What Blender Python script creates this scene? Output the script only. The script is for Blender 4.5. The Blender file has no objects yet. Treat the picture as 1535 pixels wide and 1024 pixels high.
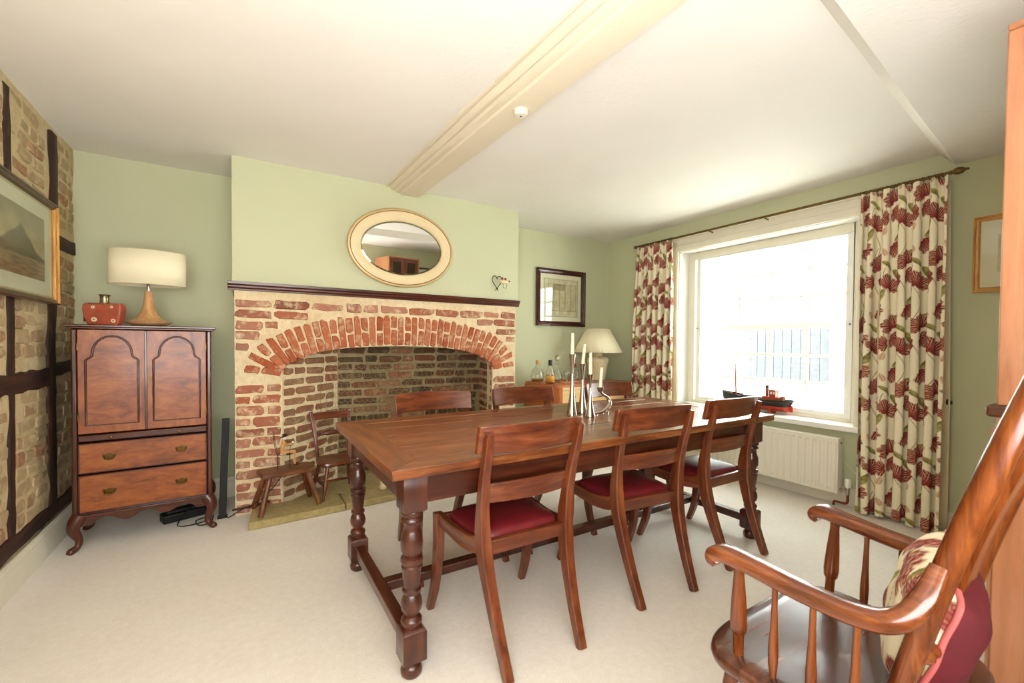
import bpy, bmesh, math, random
import numpy as np
from mathutils import Vector, Matrix, noise as mnoise

random.seed(7)
PI = math.pi
SC = bpy.context.scene
COL = SC.collection

# ------------------------------------------------------------------ camera
cam_d = bpy.data.cameras.new('camera')
cam_d.sensor_width = 36.0
cam_d.lens = 653.36 / 1535 * 36.0
cam_d.shift_y = 15.67 / 1535
cam_d.clip_start = 0.02
cam_d.dof.use_dof = True; cam_d.dof.focus_distance = 3.0; cam_d.dof.aperture_fstop = 4.5
cam = bpy.data.objects.new('camera', cam_d)
COL.objects.link(cam)
_R = Vector((0.85011399, -0.52653602, 0.00812585))
_U = Vector((0.00365817, 0.0213353, 0.99976568))
_F = Vector((0.52658601, 0.84988506, -0.02006359))
cam.matrix_world = Matrix(((_R.x, _U.x, -_F.x, 0), (_R.y, _U.y, -_F.y, 0), (_R.z, _U.z, -_F.z, 1.2), (0, 0, 0, 1)))
SC.camera = cam

# ------------------------------------------------------------------ world, lights, exposure
W = bpy.data.worlds.new('overcast_sky')
SC.world = W
W.use_nodes = True
_bg = W.node_tree.nodes['Background']
_bg.inputs[0].default_value = (0.97, 0.98, 1.0, 1)
_bg.inputs[1].default_value = 12.5

def area_light(name, loc, direction, sx, sy, energy, color=(1, 1, 1), portal=False):
    d = bpy.data.lights.new(name, 'AREA')
    d.shape = 'RECTANGLE'; d.size = sx; d.size_y = sy; d.energy = energy; d.color = color
    if portal: d.cycles.is_portal = True
    o = bpy.data.objects.new(name, d); COL.objects.link(o)
    o.location = loc
    o.rotation_euler = Vector(direction).to_track_quat('-Z', 'Y').to_euler()
    return o

area_light('window_portal', (4.27, 2.19, 1.37), (-1, 0, 0), 1.5, 1.6, 1, portal=True)
# added fill panel behind the camera; the wall there has no window
area_light('rear_fill_panel', (0.1, -0.44, 1.40), (0.2, 1, 0.32), 1.9, 1.4, 74, (0.98, 0.985, 1.0))
# photographer's flash bounced off the ceiling behind the camera
area_light('ceiling_bounce_flash', (0.5, 0.1, 1.35), (0.2, 0.55, 1), 1.5, 1.0, 10, (0.98, 0.985, 1.0))

vs = SC.view_settings
vs.view_transform = 'Standard'; vs.look = 'None'; vs.gamma = 1.0; vs.use_curve_mapping = False
vs.exposure = 0.75

# ------------------------------------------------------------------ helpers
def obj(name, me, mat=None, parent=None, loc=None, rot=None):
    o = bpy.data.objects.new(name, me); COL.objects.link(o)
    if mat is not None and me is not None and not me.materials: me.materials.append(mat)
    if parent is not None: o.parent = parent
    if loc is not None: o.location = loc
    if rot is not None: o.rotation_euler = rot
    return o

def tag(o, label=None, cat=None, group=None, kind=None):
    if label: o['label'] = label
    if cat: o['category'] = cat
    if group: o['group'] = group
    if kind: o['kind'] = kind
    return o

def thing(name, label, cat, loc=(0, 0, 0), rz=0.0, group=None):
    o = bpy.data.objects.new(name, None); COL.objects.link(o)
    o.empty_display_size = 0.05
    o.location = loc; o.rotation_euler = (0, 0, rz)
    return tag(o, label, cat, group)

def dup(root, loc, rz, label):
    r = root.copy(); COL.objects.link(r); r.location = loc; r.rotation_euler = (0, 0, rz); r['label'] = label
    for ch in list(root.children):
        c = ch.copy(); COL.objects.link(c); c.parent = r
        for g in ch.children:
            d = g.copy(); COL.objects.link(d); d.parent = c
    return r

def catmull(pts, n=8):
    pts = [Vector(p) for p in pts]
    P = [pts[0] * 2 - pts[1]] + pts + [pts[-1] * 2 - pts[-2]]
    out = []
    for i in range(1, len(P) - 2):
        a, b, c, d = P[i - 1], P[i], P[i + 1], P[i + 2]
        for k in range(n):
            t = k / n
            out.append(0.5 * ((2 * b) + (c - a) * t + (2 * a - 5 * b + 4 * c - d) * t * t + (3 * b - a - 3 * c + d) * t ** 3))
    out.append(pts[-1])
    return out

def lerpl(vals, n):
    """resample list of values to n entries"""
    m = len(vals)
    return [float(np.interp(i / (n - 1) * (m - 1), range(m), vals)) for i in range(n)]

class MB:
    def __init__(s): s.v = []; s.f = []; s.mi = []; s.cur = 0
    def add(s, vs_, fs):
        b = len(s.v); s.v += [tuple(p) for p in vs_]
        for f in fs: s.f.append(tuple(b + i for i in f)); s.mi.append(s.cur)
    def box(s, c, size, rz=0.0, M=None):
        hx, hy, hz = size[0] / 2, size[1] / 2, size[2] / 2
        vv = [Vector((x * hx, y * hy, z * hz)) for z in (-1, 1) for y in (-1, 1) for x in (-1, 1)]
        R = M if M is not None else Matrix.Rotation(rz, 3, 'Z')
        s.add([R @ p + Vector(c) for p in vv], [(0, 2, 3, 1), (4, 5, 7, 6), (0, 1, 5, 4), (2, 6, 7, 3), (0, 4, 6, 2), (1, 3, 7, 5)])
        return s
    def box2(s, a, b):
        return s.box([(a[i] + b[i]) / 2 for i in range(3)], [abs(b[i] - a[i]) for i in range(3)])
    def lathe(s, prof, seg=24, c=(0, 0, 0), M=None, cap=True, sx=1.0, sy=1.0):
        vv = []
        for r, z in prof:
            for k in range(seg):
                a = 2 * PI * k / seg
                p = Vector((r * math.cos(a) * sx, r * math.sin(a) * sy, z))
                if M is not None: p = M @ p
                vv.append(p + Vector(c))
        fs = []
        for i in range(len(prof) - 1):
            for k in range(seg):
                k2 = (k + 1) % seg
                fs.append((i * seg + k, i * seg + k2, (i + 1) * seg + k2, (i + 1) * seg + k))
        if cap:
            if prof[0][0] > 1e-5: fs.append(tuple(range(seg - 1, -1, -1)))
            if prof[-1][0] > 1e-5: fs.append(tuple((len(prof) - 1) * seg + k for k in range(seg)))
        s.add(vv, fs); return s
    def turned(s, p0, p1, prof, seg=14):
        """lathe profile [(r, t 0..1)] between two points"""
        p0 = Vector(p0); p1 = Vector(p1); L = (p1 - p0).length
        M = (p1 - p0).to_track_quat('Z', 'Y').to_matrix()
        return s.lathe([(r, t * L) for r, t in prof], seg, p0, M)
    def tube(s, pts, r, seg=8, closed=False, cap=True):
        pts = [Vector(p) for p in pts]; n = len(pts)
        rr = r if isinstance(r, (list, tuple)) else [r] * n
        if len(rr) != n: rr = lerpl(rr, n)
        vv = []; prev = None
        for i in range(n):
            if closed: t = pts[(i + 1) % n] - pts[i - 1]
            else: t = pts[min(i + 1, n - 1)] - pts[max(i - 1, 0)]
            t.normalize()
            if prev is None:
                a = Vector((0, 0, 1)) if abs(t.z) < 0.9 else Vector((1, 0, 0))
                u = t.cross(a).normalized()
            else:
                u = (prev - t * prev.dot(t)).normalized()
            prev = u; w = t.cross(u)
            for k in range(seg):
                a = 2 * PI * k / seg
                vv.append(pts[i] + (u * math.cos(a) + w * math.sin(a)) * rr[i])
        fs = []
        for i in range(n if closed else n - 1):
            j = (i + 1) % n
            for k in range(seg):
                k2 = (k + 1) % seg
                fs.append((i * seg + k, i * seg + k2, j * seg + k2, j * seg + k))
        if cap and not closed:
            fs.append(tuple(range(seg - 1, -1, -1))); fs.append(tuple((n - 1) * seg + k for k in range(seg)))
        s.add(vv, fs); return s
    def sweep(s, pts, w, d, side=(1, 0, 0), rnd=0.0):
        """rectangular section (w along side, d across) swept along a path; rnd = corner chamfer share"""
        pts = [Vector(p) for p in pts]; n = len(pts); side = Vector(side).normalized()
        ww = lerpl(w, n) if isinstance(w, (list, tuple)) else [w] * n
        dd = lerpl(d, n) if isinstance(d, (list, tuple)) else [d] * n
        vv = []
        if rnd > 0: sec = [(-1 + rnd, -1), (1 - rnd, -1), (1, -1 + rnd), (1, 1 - rnd), (1 - rnd, 1), (-1 + rnd, 1), (-1, 1 - rnd), (-1, -1 + rnd)]
        else: sec = [(-1, -1), (1, -1), (1, 1), (-1, 1)]
        q = len(sec)
        for i in range(n):
            t = (pts[min(i + 1, n - 1)] - pts[max(i - 1, 0)]).normalized()
            u = (side - t * side.dot(t)).normalized(); nn = t.cross(u)
            for a, b in sec: vv.append(pts[i] + u * (a * ww[i] / 2) + nn * (b * dd[i] / 2))
        fs = []
        for i in range(n - 1):
            for k in range(q):
                k2 = (k + 1) % q
                fs.append((i * q + k, i * q + k2, (i + 1) * q + k2, (i + 1) * q + k))
        fs.append(tuple(range(q - 1, -1, -1))); fs.append(tuple((n - 1) * q + k for k in range(q)))
        s.add(vv, fs); return s
    def prism(s, poly, axis, a, b):
        """poly: 2D points; axis 'x': (y,z), 'y': (x,z), 'z': (x,y); extruded a..b"""
        def mk(p, h): return {'x': (h, p[0], p[1]), 'y': (p[0], h, p[1]), 'z': (p[0], p[1], h)}[axis]
        n = len(poly)
        vv = [mk(p, a) for p in poly] + [mk(p, b) for p in poly]
        fs = [tuple(range(n - 1, -1, -1)), tuple(range(n, 2 * n))]
        for k in range(n):
            k2 = (k + 1) % n
            fs.append((k, k2, n + k2, n + k))
        s.add(vv, fs); return s
    def sphere(s, c, r, seg=12, rings=8, sc=(1, 1, 1)):
        prof = []
        vv = []; fs = []
        for i in range(rings + 1):
            a = -PI / 2 + PI * i / rings
            for k in range(seg):
                b = 2 * PI * k / seg
                vv.append((c[0] + r * sc[0] * math.cos(a) * math.cos(b), c[1] + r * sc[1] * math.cos(a) * math.sin(b), c[2] + r * sc[2] * math.sin(a)))
        for i in range(rings):
            for k in range(seg):
                k2 = (k + 1) % seg
                fs.append((i * seg + k, i * seg + k2, (i + 1) * seg + k2, (i + 1) * seg + k))
        s.add(vv, fs); return s
    def grid(s, fn, nu, nv, closed_u=False):
        vv = [fn(i / (nu if closed_u else nu - 1), j / (nv - 1)) for j in range(nv) for i in range(nu)]
        fs = []
        for j in range(nv - 1):
            for i in range(nu if closed_u else nu - 1):
                i2 = (i + 1) % nu
                fs.append((j * nu + i, j * nu + i2, (j + 1) * nu + i2, (j + 1) * nu + i))
        s.add(vv, fs); return s
    def mesh(s, name, smooth=40, fix=True):
        me = bpy.data.meshes.new(name)
        me.from_pydata([tuple(p) for p in s.v], [], s.f)
        if fix:
            bm = bmesh.new(); bm.from_mesh(me)
            bmesh.ops.remove_doubles(bm, verts=bm.verts, dist=1e-6)
            bmesh.ops.recalc_face_normals(bm, faces=bm.faces)
            bm.to_mesh(me); bm.free()
        if smooth:
            me.shade_smooth(); me.set_sharp_from_angle(angle=math.radians(smooth))
        return me
    def build(s, name, mat, parent=None, smooth=40, bevel=0.0, seg=2, loc=None, rot=None, fix=True, solid=0.0):
        me = s.mesh(name, smooth, fix)
        o = obj(name, me, mat, parent, loc, rot)
        if solid:
            m = o.modifiers.new('thick', 'SOLIDIFY'); m.thickness = solid; m.offset = 0
        if bevel:
            m = o.modifiers.new('soft_edge', 'BEVEL'); m.width = bevel; m.segments = seg
            m.limit_method = 'ANGLE'; m.angle_limit = math.radians(35); m.harden_normals = False
        return o

# ------------------------------------------------------------------ materials
def srgb(r, g, b):
    def f(c):
        c /= 255.0
        return c / 12.92 if c <= 0.04045 else ((c + 0.055) / 1.055) ** 2.4
    return (f(r), f(g), f(b), 1.0)

class NT:
    def __init__(s, name):
        s.m = bpy.data.materials.new(name); s.m.use_nodes = True
        s.n = s.m.node_tree.nodes; s.l = s.m.node_tree.links
        s.p = s.n['Principled BSDF']
    def node(s, t, **kw):
        x = s.n.new(t)
        for k, v in kw.items(): setattr(x, k, v)
        return x
    def link(s, a, b): s.l.new(a, b)
    def coords(s, scale=(1, 1, 1), kind='Object', rot=(0, 0, 0)):
        tc = s.node('ShaderNodeTexCoord'); mp = s.node('ShaderNodeMapping')
        mp.inputs['Scale'].default_value = scale; mp.inputs['Rotation'].default_value = rot
        s.link(tc.outputs[kind], mp.inputs['Vector']); return mp.outputs['Vector']
    def noise(s, vec, scale, detail=4, rough=0.55, dist=0.0):
        x = s.node('ShaderNodeTexNoise'); x.inputs['Scale'].default_value = scale; x.inputs['Detail'].default_value = detail
        x.inputs['Roughness'].default_value = rough; x.inputs['Distortion'].default_value = dist
        s.link(vec, x.inputs['Vector']); return x.outputs['Fac']
    def ramp(s, fac, stops, interp='LINEAR'):
        x = s.node('ShaderNodeValToRGB'); x.color_ramp.interpolation = interp
        e = x.color_ramp.elements
        while len(e) < len(stops): e.new(0.5)
        for k, (p, c) in enumerate(stops): e[k].position = p; e[k].color = c
        s.link(fac, x.inputs['Fac']); return x.outputs['Color']
    def mix(s, fac, a, b, mode='MIX'):
        x = s.node('ShaderNodeMix', data_type='RGBA', blend_type=mode)
        for inp, v in ((0, fac), (6, a), (7, b)):
            if hasattr(v, 'is_linked'): s.link(v, x.inputs[inp])
            else: x.inputs[inp].default_value = v
        return x.outputs[2]
    def math(s, op, a, b=0.0):
        x = s.node('ShaderNodeMath', operation=op)
        for i, v in enumerate((a, b)):
            if hasattr(v, 'is_linked'): s.link(v, x.inputs[i])
            else: x.inputs[i].default_value = v
        return x.outputs[0]
    def bump(s, h, strength=0.3, dist=0.01):
        x = s.node('ShaderNodeBump'); x.inputs['Strength'].default_value = strength; x.inputs['Distance'].default_value = dist
        s.link(h, x.inputs['Height']); s.link(x.outputs['Normal'], s.p.inputs['Normal'])
    def set(s, **kw):
        for k, v in kw.items():
            i = s.p.inputs[k.replace('_', ' ')]
            if hasattr(v, 'is_linked'): s.link(v, i)
            else: i.default_value = v
        return s

def plain(name, col, rough=0.5, metal=0.0, var=0.08, scale=12, **kw):
    t = NT(name); v = t.coords()
    d = tuple(c * (1 - var) for c in col[:3]) + (1,); l = tuple(min(1, c * (1 + var)) for c in col[:3]) + (1,)
    c = t.ramp(t.noise(v, scale), [(0.3, d), (0.7, l)])
    t.set(Base_Color=c, Roughness=rough, Metallic=metal, **kw)
    return t.m

def wall_paint(name, col, rough=0.75, bump=0.12):
    t = NT(name); v = t.coords()
    n1 = t.noise(v, 1.3, 3); n2 = t.noise(v, 60, 3)
    d = tuple(c * 0.965 for c in col[:3]) + (1,)
    t.set(Base_Color=t.ramp(n1, [(0.35, d), (0.65, col)]), Roughness=rough)
    s_ = t.math('ADD', t.math('MULTIPLY', n2, 0.25), t.noise(v, 4, 4))
    t.bump(s_, bump, 0.02)
    return t.m

_woods = {}
def wood(kind, axis='X'):
    key = (kind, axis)
    if key in _woods: return _woods[key]
    spec = {  # dark, mid, light, rough, coat, scale
        'table': (srgb(54, 24, 10), srgb(116, 62, 29), srgb(164, 104, 56), 0.30, 0.35, 1.0),
        'table_dark': (srgb(34, 14, 7), srgb(66, 28, 14), srgb(98, 46, 23), 0.30, 0.3, 1.0),
        'chair': (srgb(54, 22, 10), srgb(98, 44, 20), srgb(136, 74, 37), 0.30, 0.35, 1.2),
        'cabinet': (srgb(86, 38, 10), srgb(138, 70, 22), srgb(166, 96, 38), 0.38, 0.12, 1.6),
        'cabinet_dark': (srgb(40, 15, 7), srgb(72, 30, 15), srgb(96, 46, 24), 0.30, 0.3, 1.4),
        'arm': (srgb(56, 22, 6), srgb(104, 48, 15), srgb(142, 78, 32), 0.22, 0.5, 1.6),
        'arm_seat': (srgb(40, 18, 10), srgb(72, 36, 20), srgb(104, 58, 34), 0.25, 0.4, 1.0),
        'teak': (srgb(140, 66, 22), srgb(178, 96, 42), srgb(196, 120, 60), 0.35, 0.2, 1.2),
        'ash': (srgb(205, 160, 96), srgb(222, 182, 122), srgb(232, 198, 142), 0.4, 0.1, 1.2),
        'tall': (srgb(154, 96, 60), srgb(176, 116, 78), srgb(190, 132, 94), 0.35, 0.15, 0.7),
        'stool': (srgb(52, 24, 8), srgb(98, 50, 19), srgb(146, 88, 42), 0.4, 0.1, 2.0),
        'mantel': (srgb(44, 15, 6), srgb(72, 28, 13), srgb(96, 42, 22), 0.35, 0.2, 1.0),
        'frame_dark': (srgb(40, 10, 10), srgb(62, 18, 18), srgb(86, 30, 26), 0.25, 0.4, 2.0),
        'frame_brown': (srgb(40, 20, 8), srgb(62, 34, 16), srgb(84, 50, 24), 0.35, 0.3, 2.0),
        'lampwood': (srgb(170, 116, 68), srgb(200, 150, 98), srgb(214, 170, 120), 0.4, 0.1, 1.5),
        'timber': (srgb(24, 14, 8), srgb(48, 26, 14), srgb(78, 44, 24), 0.75, 0.0, 1.5),
        'gold': (srgb(150, 92, 30), srgb(196, 136, 60), srgb(226, 178, 100), 0.35, 0.2, 3.0),
    }[kind]
    t = NT('wood_%s_%s' % (kind, axis.lower()))
    sc = {'X': (1.6, 17, 17), 'Y': (17, 1.6, 17), 'Z': (17, 17, 1.6)}[axis]
    if kind == 'cabinet': sc = tuple(8.0 if k > 2 else 3.0 for k in sc)      # figured veneer
    sc = tuple(k * spec[5] for k in sc)
    v = t.coords(sc)
    info = t.node('ShaderNodeObjectInfo')
    add = t.node('ShaderNodeVectorMath', operation='ADD')
    mul = t.node('ShaderNodeMath', operation='MULTIPLY'); t.link(info.outputs['Random'], mul.inputs[0]); mul.inputs[1].default_value = 37.0
    t.link(v, add.inputs[0]); t.link(mul.outputs[0], add.inputs[1])
    n1 = t.noise(add.outputs[0], 1.6, 6, 0.6, 0.6)
    n2 = t.noise(add.outputs[0], 7.0, 5, 0.7, 0.2)
    n3 = t.noise(t.coords((1, 1, 1)), 3.5, 3)
    f = t.math('ADD', t.math('MULTIPLY', n1, 0.65), t.math('ADD', t.math('MULTIPLY', n2, 0.2), t.math('MULTIPLY', n3, 0.22)))
    c = t.ramp(f, [(0.36, spec[0]), (0.52, spec[1]), (0.70, spec[2])])
    t.set(Base_Color=c, Roughness=spec[3], Coat_Weight=spec[4], Coat_Roughness=0.12)
    t.bump(n2, 0.05, 0.002)
    _woods[key] = t.m
    return t.m

def brick_mat(name, cols, mortar, wash=0.35, rough=0.9):
    t = NT(name); v = t.coords((1, 1, 1), 'Object')
    info = t.node('ShaderNodeObjectInfo')
    geo = t.node('ShaderNodeNewGeometry')
    st = [(i / max(1, len(cols) - 1), c) for i, c in enumerate(cols)]
    base = t.ramp(info.outputs['Random'], st)
    n = t.noise(geo.outputs['Position'], 38, 6, 0.65)
    base = t.mix(t.math('MULTIPLY', n, 0.5), base, tuple(c * 0.45 for c in cols[0][:3]) + (1,))
    n2 = t.noise(geo.outputs['Position'], 17, 6, 0.7)
    w = t.ramp(n2, [(0.5, (0, 0, 0, 1)), (0.68, (wash, wash, wash, 1))])
    t.set(Base_Color=t.mix(w, base, mortar), Roughness=rough, Specular_IOR_Level=0.2)
    t.bump(t.math('ADD', n, n2), 0.7, 0.012)
    return t.m

def mortar_mat(name, a, b):
    t = NT(name); v = t.coords()
    n = t.noise(v, 26, 6, 0.7); n2 = t.noise(v, 3.0, 4)
    c = t.ramp(t.math('ADD', t.math('MULTIPLY', n, 0.6), t.math('MULTIPLY', n2, 0.4)), [(0.35, a), (0.65, b)])
    t.set(Base_Color=c, Roughness=0.95, Specular_IOR_Level=0.15)
    t.bump(t.math('ADD', n, t.noise(v, 110, 3)), 0.6, 0.012)
    return t.m

def attr_mat(name, rough=0.85, attr='print', bump=0.0, coat=0.0, sheen=0.0):
    t = NT(name); a = t.node('ShaderNodeAttribute'); a.attribute_name = attr
    v = t.coords(); n = t.noise(v, 220, 2)
    c = t.mix(t.math('MULTIPLY', n, 0.12), a.outputs['Color'], (0.25, 0.22, 0.16, 1))
    t.set(Base_Color=c, Roughness=rough, Coat_Weight=coat, Sheen_Weight=sheen, Specular_IOR_Level=0.25)
    if bump: t.bump(n, bump, 0.001)
    return t.m

def paint(me, cols, attr='print'):
    ca = me.color_attributes.new(attr, 'FLOAT_COLOR', 'POINT')
    ca.data.foreach_set('color', np.asarray(cols, dtype=np.float32).reshape(-1))

def thin_glass(name, tint=(0.96, 0.98, 0.97, 1)):
    m = bpy.data.materials.new(name); m.use_nodes = True
    n = m.node_tree.nodes; l = m.node_tree.links
    for x in list(n): n.remove(x)
    o = n.new('ShaderNodeOutputMaterial'); mx = n.new('ShaderNodeMixShader'); tr = n.new('ShaderNodeBsdfTransparent'); gl = n.new('ShaderNodeBsdfGlossy')
    fr = n.new('ShaderNodeFresnel'); geo = n.new('ShaderNodeNewGeometry'); mr_ = n.new('ShaderNodeMapRange')
    mr_.inputs['To Min'].default_value = 1.5; mr_.inputs['To Max'].default_value = 1 / 1.5      # same index from either side
    l.new(geo.outputs['Backfacing'], mr_.inputs['Value']); l.new(mr_.outputs['Result'], fr.inputs[0])
    tr.inputs[0].default_value = tint; gl.inputs['Roughness'].default_value = 0.02
    l.new(fr.outputs[0], mx.inputs[0]); l.new(tr.outputs[0], mx.inputs[1]); l.new(gl.outputs[0], mx.inputs[2]); l.new(mx.outputs[0], o.inputs[0])
    return m

M = {}
M['green'] = wall_paint('sage_green_paint', srgb(199, 201, 165))
M['ceiling'] = wall_paint('ceiling_white_paint', srgb(240, 235, 226), bump=0.25)
M['beam'] = wall_paint('beam_cream_paint', srgb(228, 216, 190), 0.6, 0.2)
M['trim'] = plain('cream_gloss_trim', srgb(232, 226, 206), 0.4, var=0.02)
M['white'] = plain('white_gloss_paint', srgb(238, 236, 228), 0.35, var=0.02)
M['radiator'] = plain('radiator_enamel', srgb(236, 230, 212), 0.35, var=0.01)
M['mortar'] = mortar_mat('lime_mortar', srgb(212, 188, 146), srgb(238, 220, 184))
M['mortar_left'] = mortar_mat('limewashed_mortar', srgb(196, 174, 132), srgb(222, 204, 164))
M['mortar_soot'] = mortar_mat('firebox_mortar', srgb(130, 114, 80), srgb(178, 160, 120))
LM = srgb(228, 208, 170)
M['brick'] = brick_mat('old_red_brick', [srgb(164, 96, 72), srgb(190, 124, 98), srgb(146, 92, 72), srgb(202, 142, 116), srgb(166, 122, 102), srgb(182, 108, 78)], LM, 0.85)
M['brick_arch'] = brick_mat('orange_rubbed_brick', [srgb(182, 96, 60), srgb(196, 118, 82), srgb(168, 84, 50), srgb(202, 130, 96)], LM, 0.6)
M['brick_left'] = brick_mat('limewashed_brick', [srgb(202, 178, 138), srgb(184, 158, 118), srgb(200, 176, 136), srgb(180, 142, 108), srgb(170, 154, 116), srgb(194, 168, 128), srgb(172, 116, 84)], srgb(214, 194, 152), 0.9)
M['brick_soot'] = brick_mat('sooty_firebox_brick', [srgb(70, 60, 46), srgb(120, 84, 60), srgb(90, 76, 54), srgb(140, 84, 58), srgb(104, 88, 62)], srgb(150, 134, 98), 0.5)
M['brick_jamb'] = brick_mat('dusty_jamb_brick', [srgb(146, 96, 68), srgb(160, 118, 86), srgb(140, 108, 78), srgb(158, 92, 64)], srgb(190, 166, 122), 0.6)
M['stone'] = mortar_mat('york_stone', srgb(152, 134, 88), srgb(190, 172, 122))
M['leather'] = plain('oxblood_leather', srgb(106, 24, 30), 0.38, var=0.15, scale=30)
M['black'] = plain('black_plastic', srgb(18, 18, 18), 0.45)
M['black_paint'] = plain('dark_green_black_paint', srgb(12, 15, 11), 0.65)
M['brass_old'] = plain('aged_brass', srgb(96, 72, 38), 0.35, 1.0, 0.25)
M['brass'] = plain('antique_brass_rod', srgb(116, 92, 50), 0.4, 0.9, 0.15)
M['silver'] = plain('polished_nickel', srgb(200, 192, 180), 0.16, 1.0, 0.03)
M['pewter'] = plain('tarnished_silver', srgb(150, 140, 110), 0.35, 1.0, 0.3, 40)
M['copper'] = plain('copper_pipe', srgb(132, 64, 36), 0.35, 0.8, 0.1)
M['iron'] = plain('rusty_iron_wire', srgb(52, 38, 30), 0.6, 0.5, 0.2)
M['mesh_wire'] = plain('galvanised_wire', srgb(150, 136, 104), 0.5, 0.4, 0.2)
M['wax'] = plain('ivory_wax', srgb(240, 230, 200), 0.5, var=0.02, Subsurface_Weight=0.2, Subsurface_Radius=(0.02, 0.015, 0.01))
M['mirror'] = plain('mirror_silvering', (0.93, 0.94, 0.92, 1), 0.0, 1.0, 0.0)
M['mirror_edge'] = plain('mirror_bevel_glass', srgb(150, 152, 128), 0.05, 0.9, 0.02)
M['cream'] = plain('cream_frame_paint', srgb(228, 208, 164), 0.4, var=0.03)
M['gilt'] = plain('gilt_edge', srgb(206, 176, 122), 0.4, 0.2, 0.1)
M['redline'] = plain('dark_red_pinline', srgb(96, 36, 22), 0.5)
M['glass'] = thin_glass('window_glass')
M['picglass'] = thin_glass('picture_glass')
M['mount'] = plain('ivory_mount_board', srgb(238, 228, 200), 0.9, var=0.02)
M['shade'] = plain('cream_linen_shade', srgb(238, 228, 194), 0.85, var=0.03, scale=150, Transmission_Weight=0.0)
M['ceramic'] = plain('cream_glazed_ceramic', srgb(228, 212, 172), 0.25, var=0.05)
M['lining'] = plain('beige_curtain_lining', srgb(222, 206, 170), 0.9, var=0.03)
M['cloth'] = attr_mat('tulip_print_cotton', 0.9, bump=0.1)
M['printpaper'] = attr_mat('printed_paper', 0.9)
M['pillow_red'] = plain('burgundy_velvet', srgb(92, 14, 24), 0.8, var=0.15, scale=20)
M['piping'] = plain('dusty_pink_piping', srgb(196, 96, 92), 0.8)
M['hull_black'] = plain('black_hull_paint', srgb(26, 28, 26), 0.5)
M['hull_red'] = plain('red_hull_paint', srgb(190, 62, 40), 0.5)
M['deck'] = plain('boat_deck_wood', srgb(150, 96, 60), 0.6, var=0.2, scale=60)
M['house'] = plain('boat_red_brown', srgb(160, 66, 36), 0.5, var=0.12, scale=60)
M['glassware'] = NT('clear_glassware').set(Base_Color=(0.97, 0.98, 0.96, 1), Roughness=0.02, Transmission_Weight=1.0, IOR=1.45).m
M['whisky'] = NT('amber_spirit').set(Base_Color=(0.72, 0.25, 0.03, 1), Roughness=0.02, Transmission_Weight=0.85, IOR=1.35).m
M['cork'] = plain('tan_cork', srgb(196, 150, 90), 0.8, var=0.1, scale=80)
M['paper_label'] = plain('amber_paper_label', srgb(206, 150, 60), 0.7)
M['soap_red'] = plain('rust_red_glaze', srgb(170, 82, 58), 0.35, var=0.25, scale=18)
M['soap_side'] = plain('maroon_glaze', srgb(96, 16, 14), 0.35, var=0.2, scale=18)
M['spot'] = plain('cream_spot_glaze', srgb(226, 208, 164), 0.4)
M['limewood'] = plain('pale_limewood', srgb(206, 150, 90), 0.6, var=0.15, scale=50)
M['bead'] = plain('white_bead', srgb(240, 234, 220), 0.5)
M['red_bead'] = plain('red_bead', srgb(140, 20, 24), 0.4)

def carpet():
    t = NT('beige_wool_carpet'); v = t.coords()
    n = t.noise(v, 210, 3, 0.7); n2 = t.noise(v, 2.2, 4); n3 = t.noise(v, 34, 4, 0.6)
    f = t.math('ADD', t.math('MULTIPLY', n, 0.45), t.math('ADD', t.math('MULTIPLY', n2, 0.25), t.math('MULTIPLY', n3, 0.3)))
    t.set(Base_Color=t.ramp(f, [(0.32, srgb(222, 212, 198)), (0.68, srgb(245, 239, 229))]), Roughness=0.97, Specular_IOR_Level=0.1, Sheen_Weight=0.15)
    t.bump(t.math('ADD', n, t.math('MULTIPLY', n3, 0.5)), 0.55, 0.006)
    return t.m
M['carpet'] = carpet()
# ------------------------------------------------------------------ the room shell
XL, XR, YB, YC, YF, H = -0.947, 3.875, 3.992, 3.507, -0.5, 2.448
CX0, CX1 = -0.055, 2.232          # chimney breast
def struct(name, mb, mat, **kw):
    o = mb.build(name, mat, **kw); o['kind'] = 'structure'; return o

struct('floor', MB().box2((XL - 0.3, YF - 0.3, -0.1), (XR + 0.34, YB + 0.3, 0.0)), M['carpet'])
struct('wall_back', MB().box2((XL - 0.3, YB, 0), (XR + 0.3, YB + 0.2, H + 0.1)), M['green'])
# ceiling: main part, a sloped step, and the lower part near the camera (edge runs slightly askew)
def edge_y(x): return 0.975 + (x - 3.9) * 0.092
cm = MB()
xs = np.linspace(XL - 0.2, XR + 0.2, 30)
def ceil_strip(ya, yb, za, zb, n):
    def fn(u, v):
        x = XL - 0.2 + u * (XR - XL + 0.4); a = ya(x); b = yb(x); y = a + (b - a) * v
        wob = 0.006 * mnoise.noise(Vector((x * 1.3, y * 1.3, 3.1))) + 0.003 * mnoise.noise(Vector((x * 4, y * 4, 1.1)))
        return (x, y, za + (zb - za) * v + wob)
    cm.grid(fn, 60, n)
ceil_strip(lambda x: YB + 0.1, lambda x: edge_y(x), H, H, 46)
ceil_strip(lambda x: edge_y(x), lambda x: edge_y(x) - 0.075, H, H - 0.088, 4)
ceil_strip(lambda x: edge_y(x) - 0.075, lambda x: YF - 0.1, H - 0.088, H - 0.112, 16)
struct('ceiling', cm, M['ceiling'], smooth=30)
struct('ceiling_slab', MB().box2((XL - 0.3, YF - 0.3, H + 0.05), (XR + 0.34, YB + 0.3, H + 0.15)), M['ceiling'])

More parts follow.
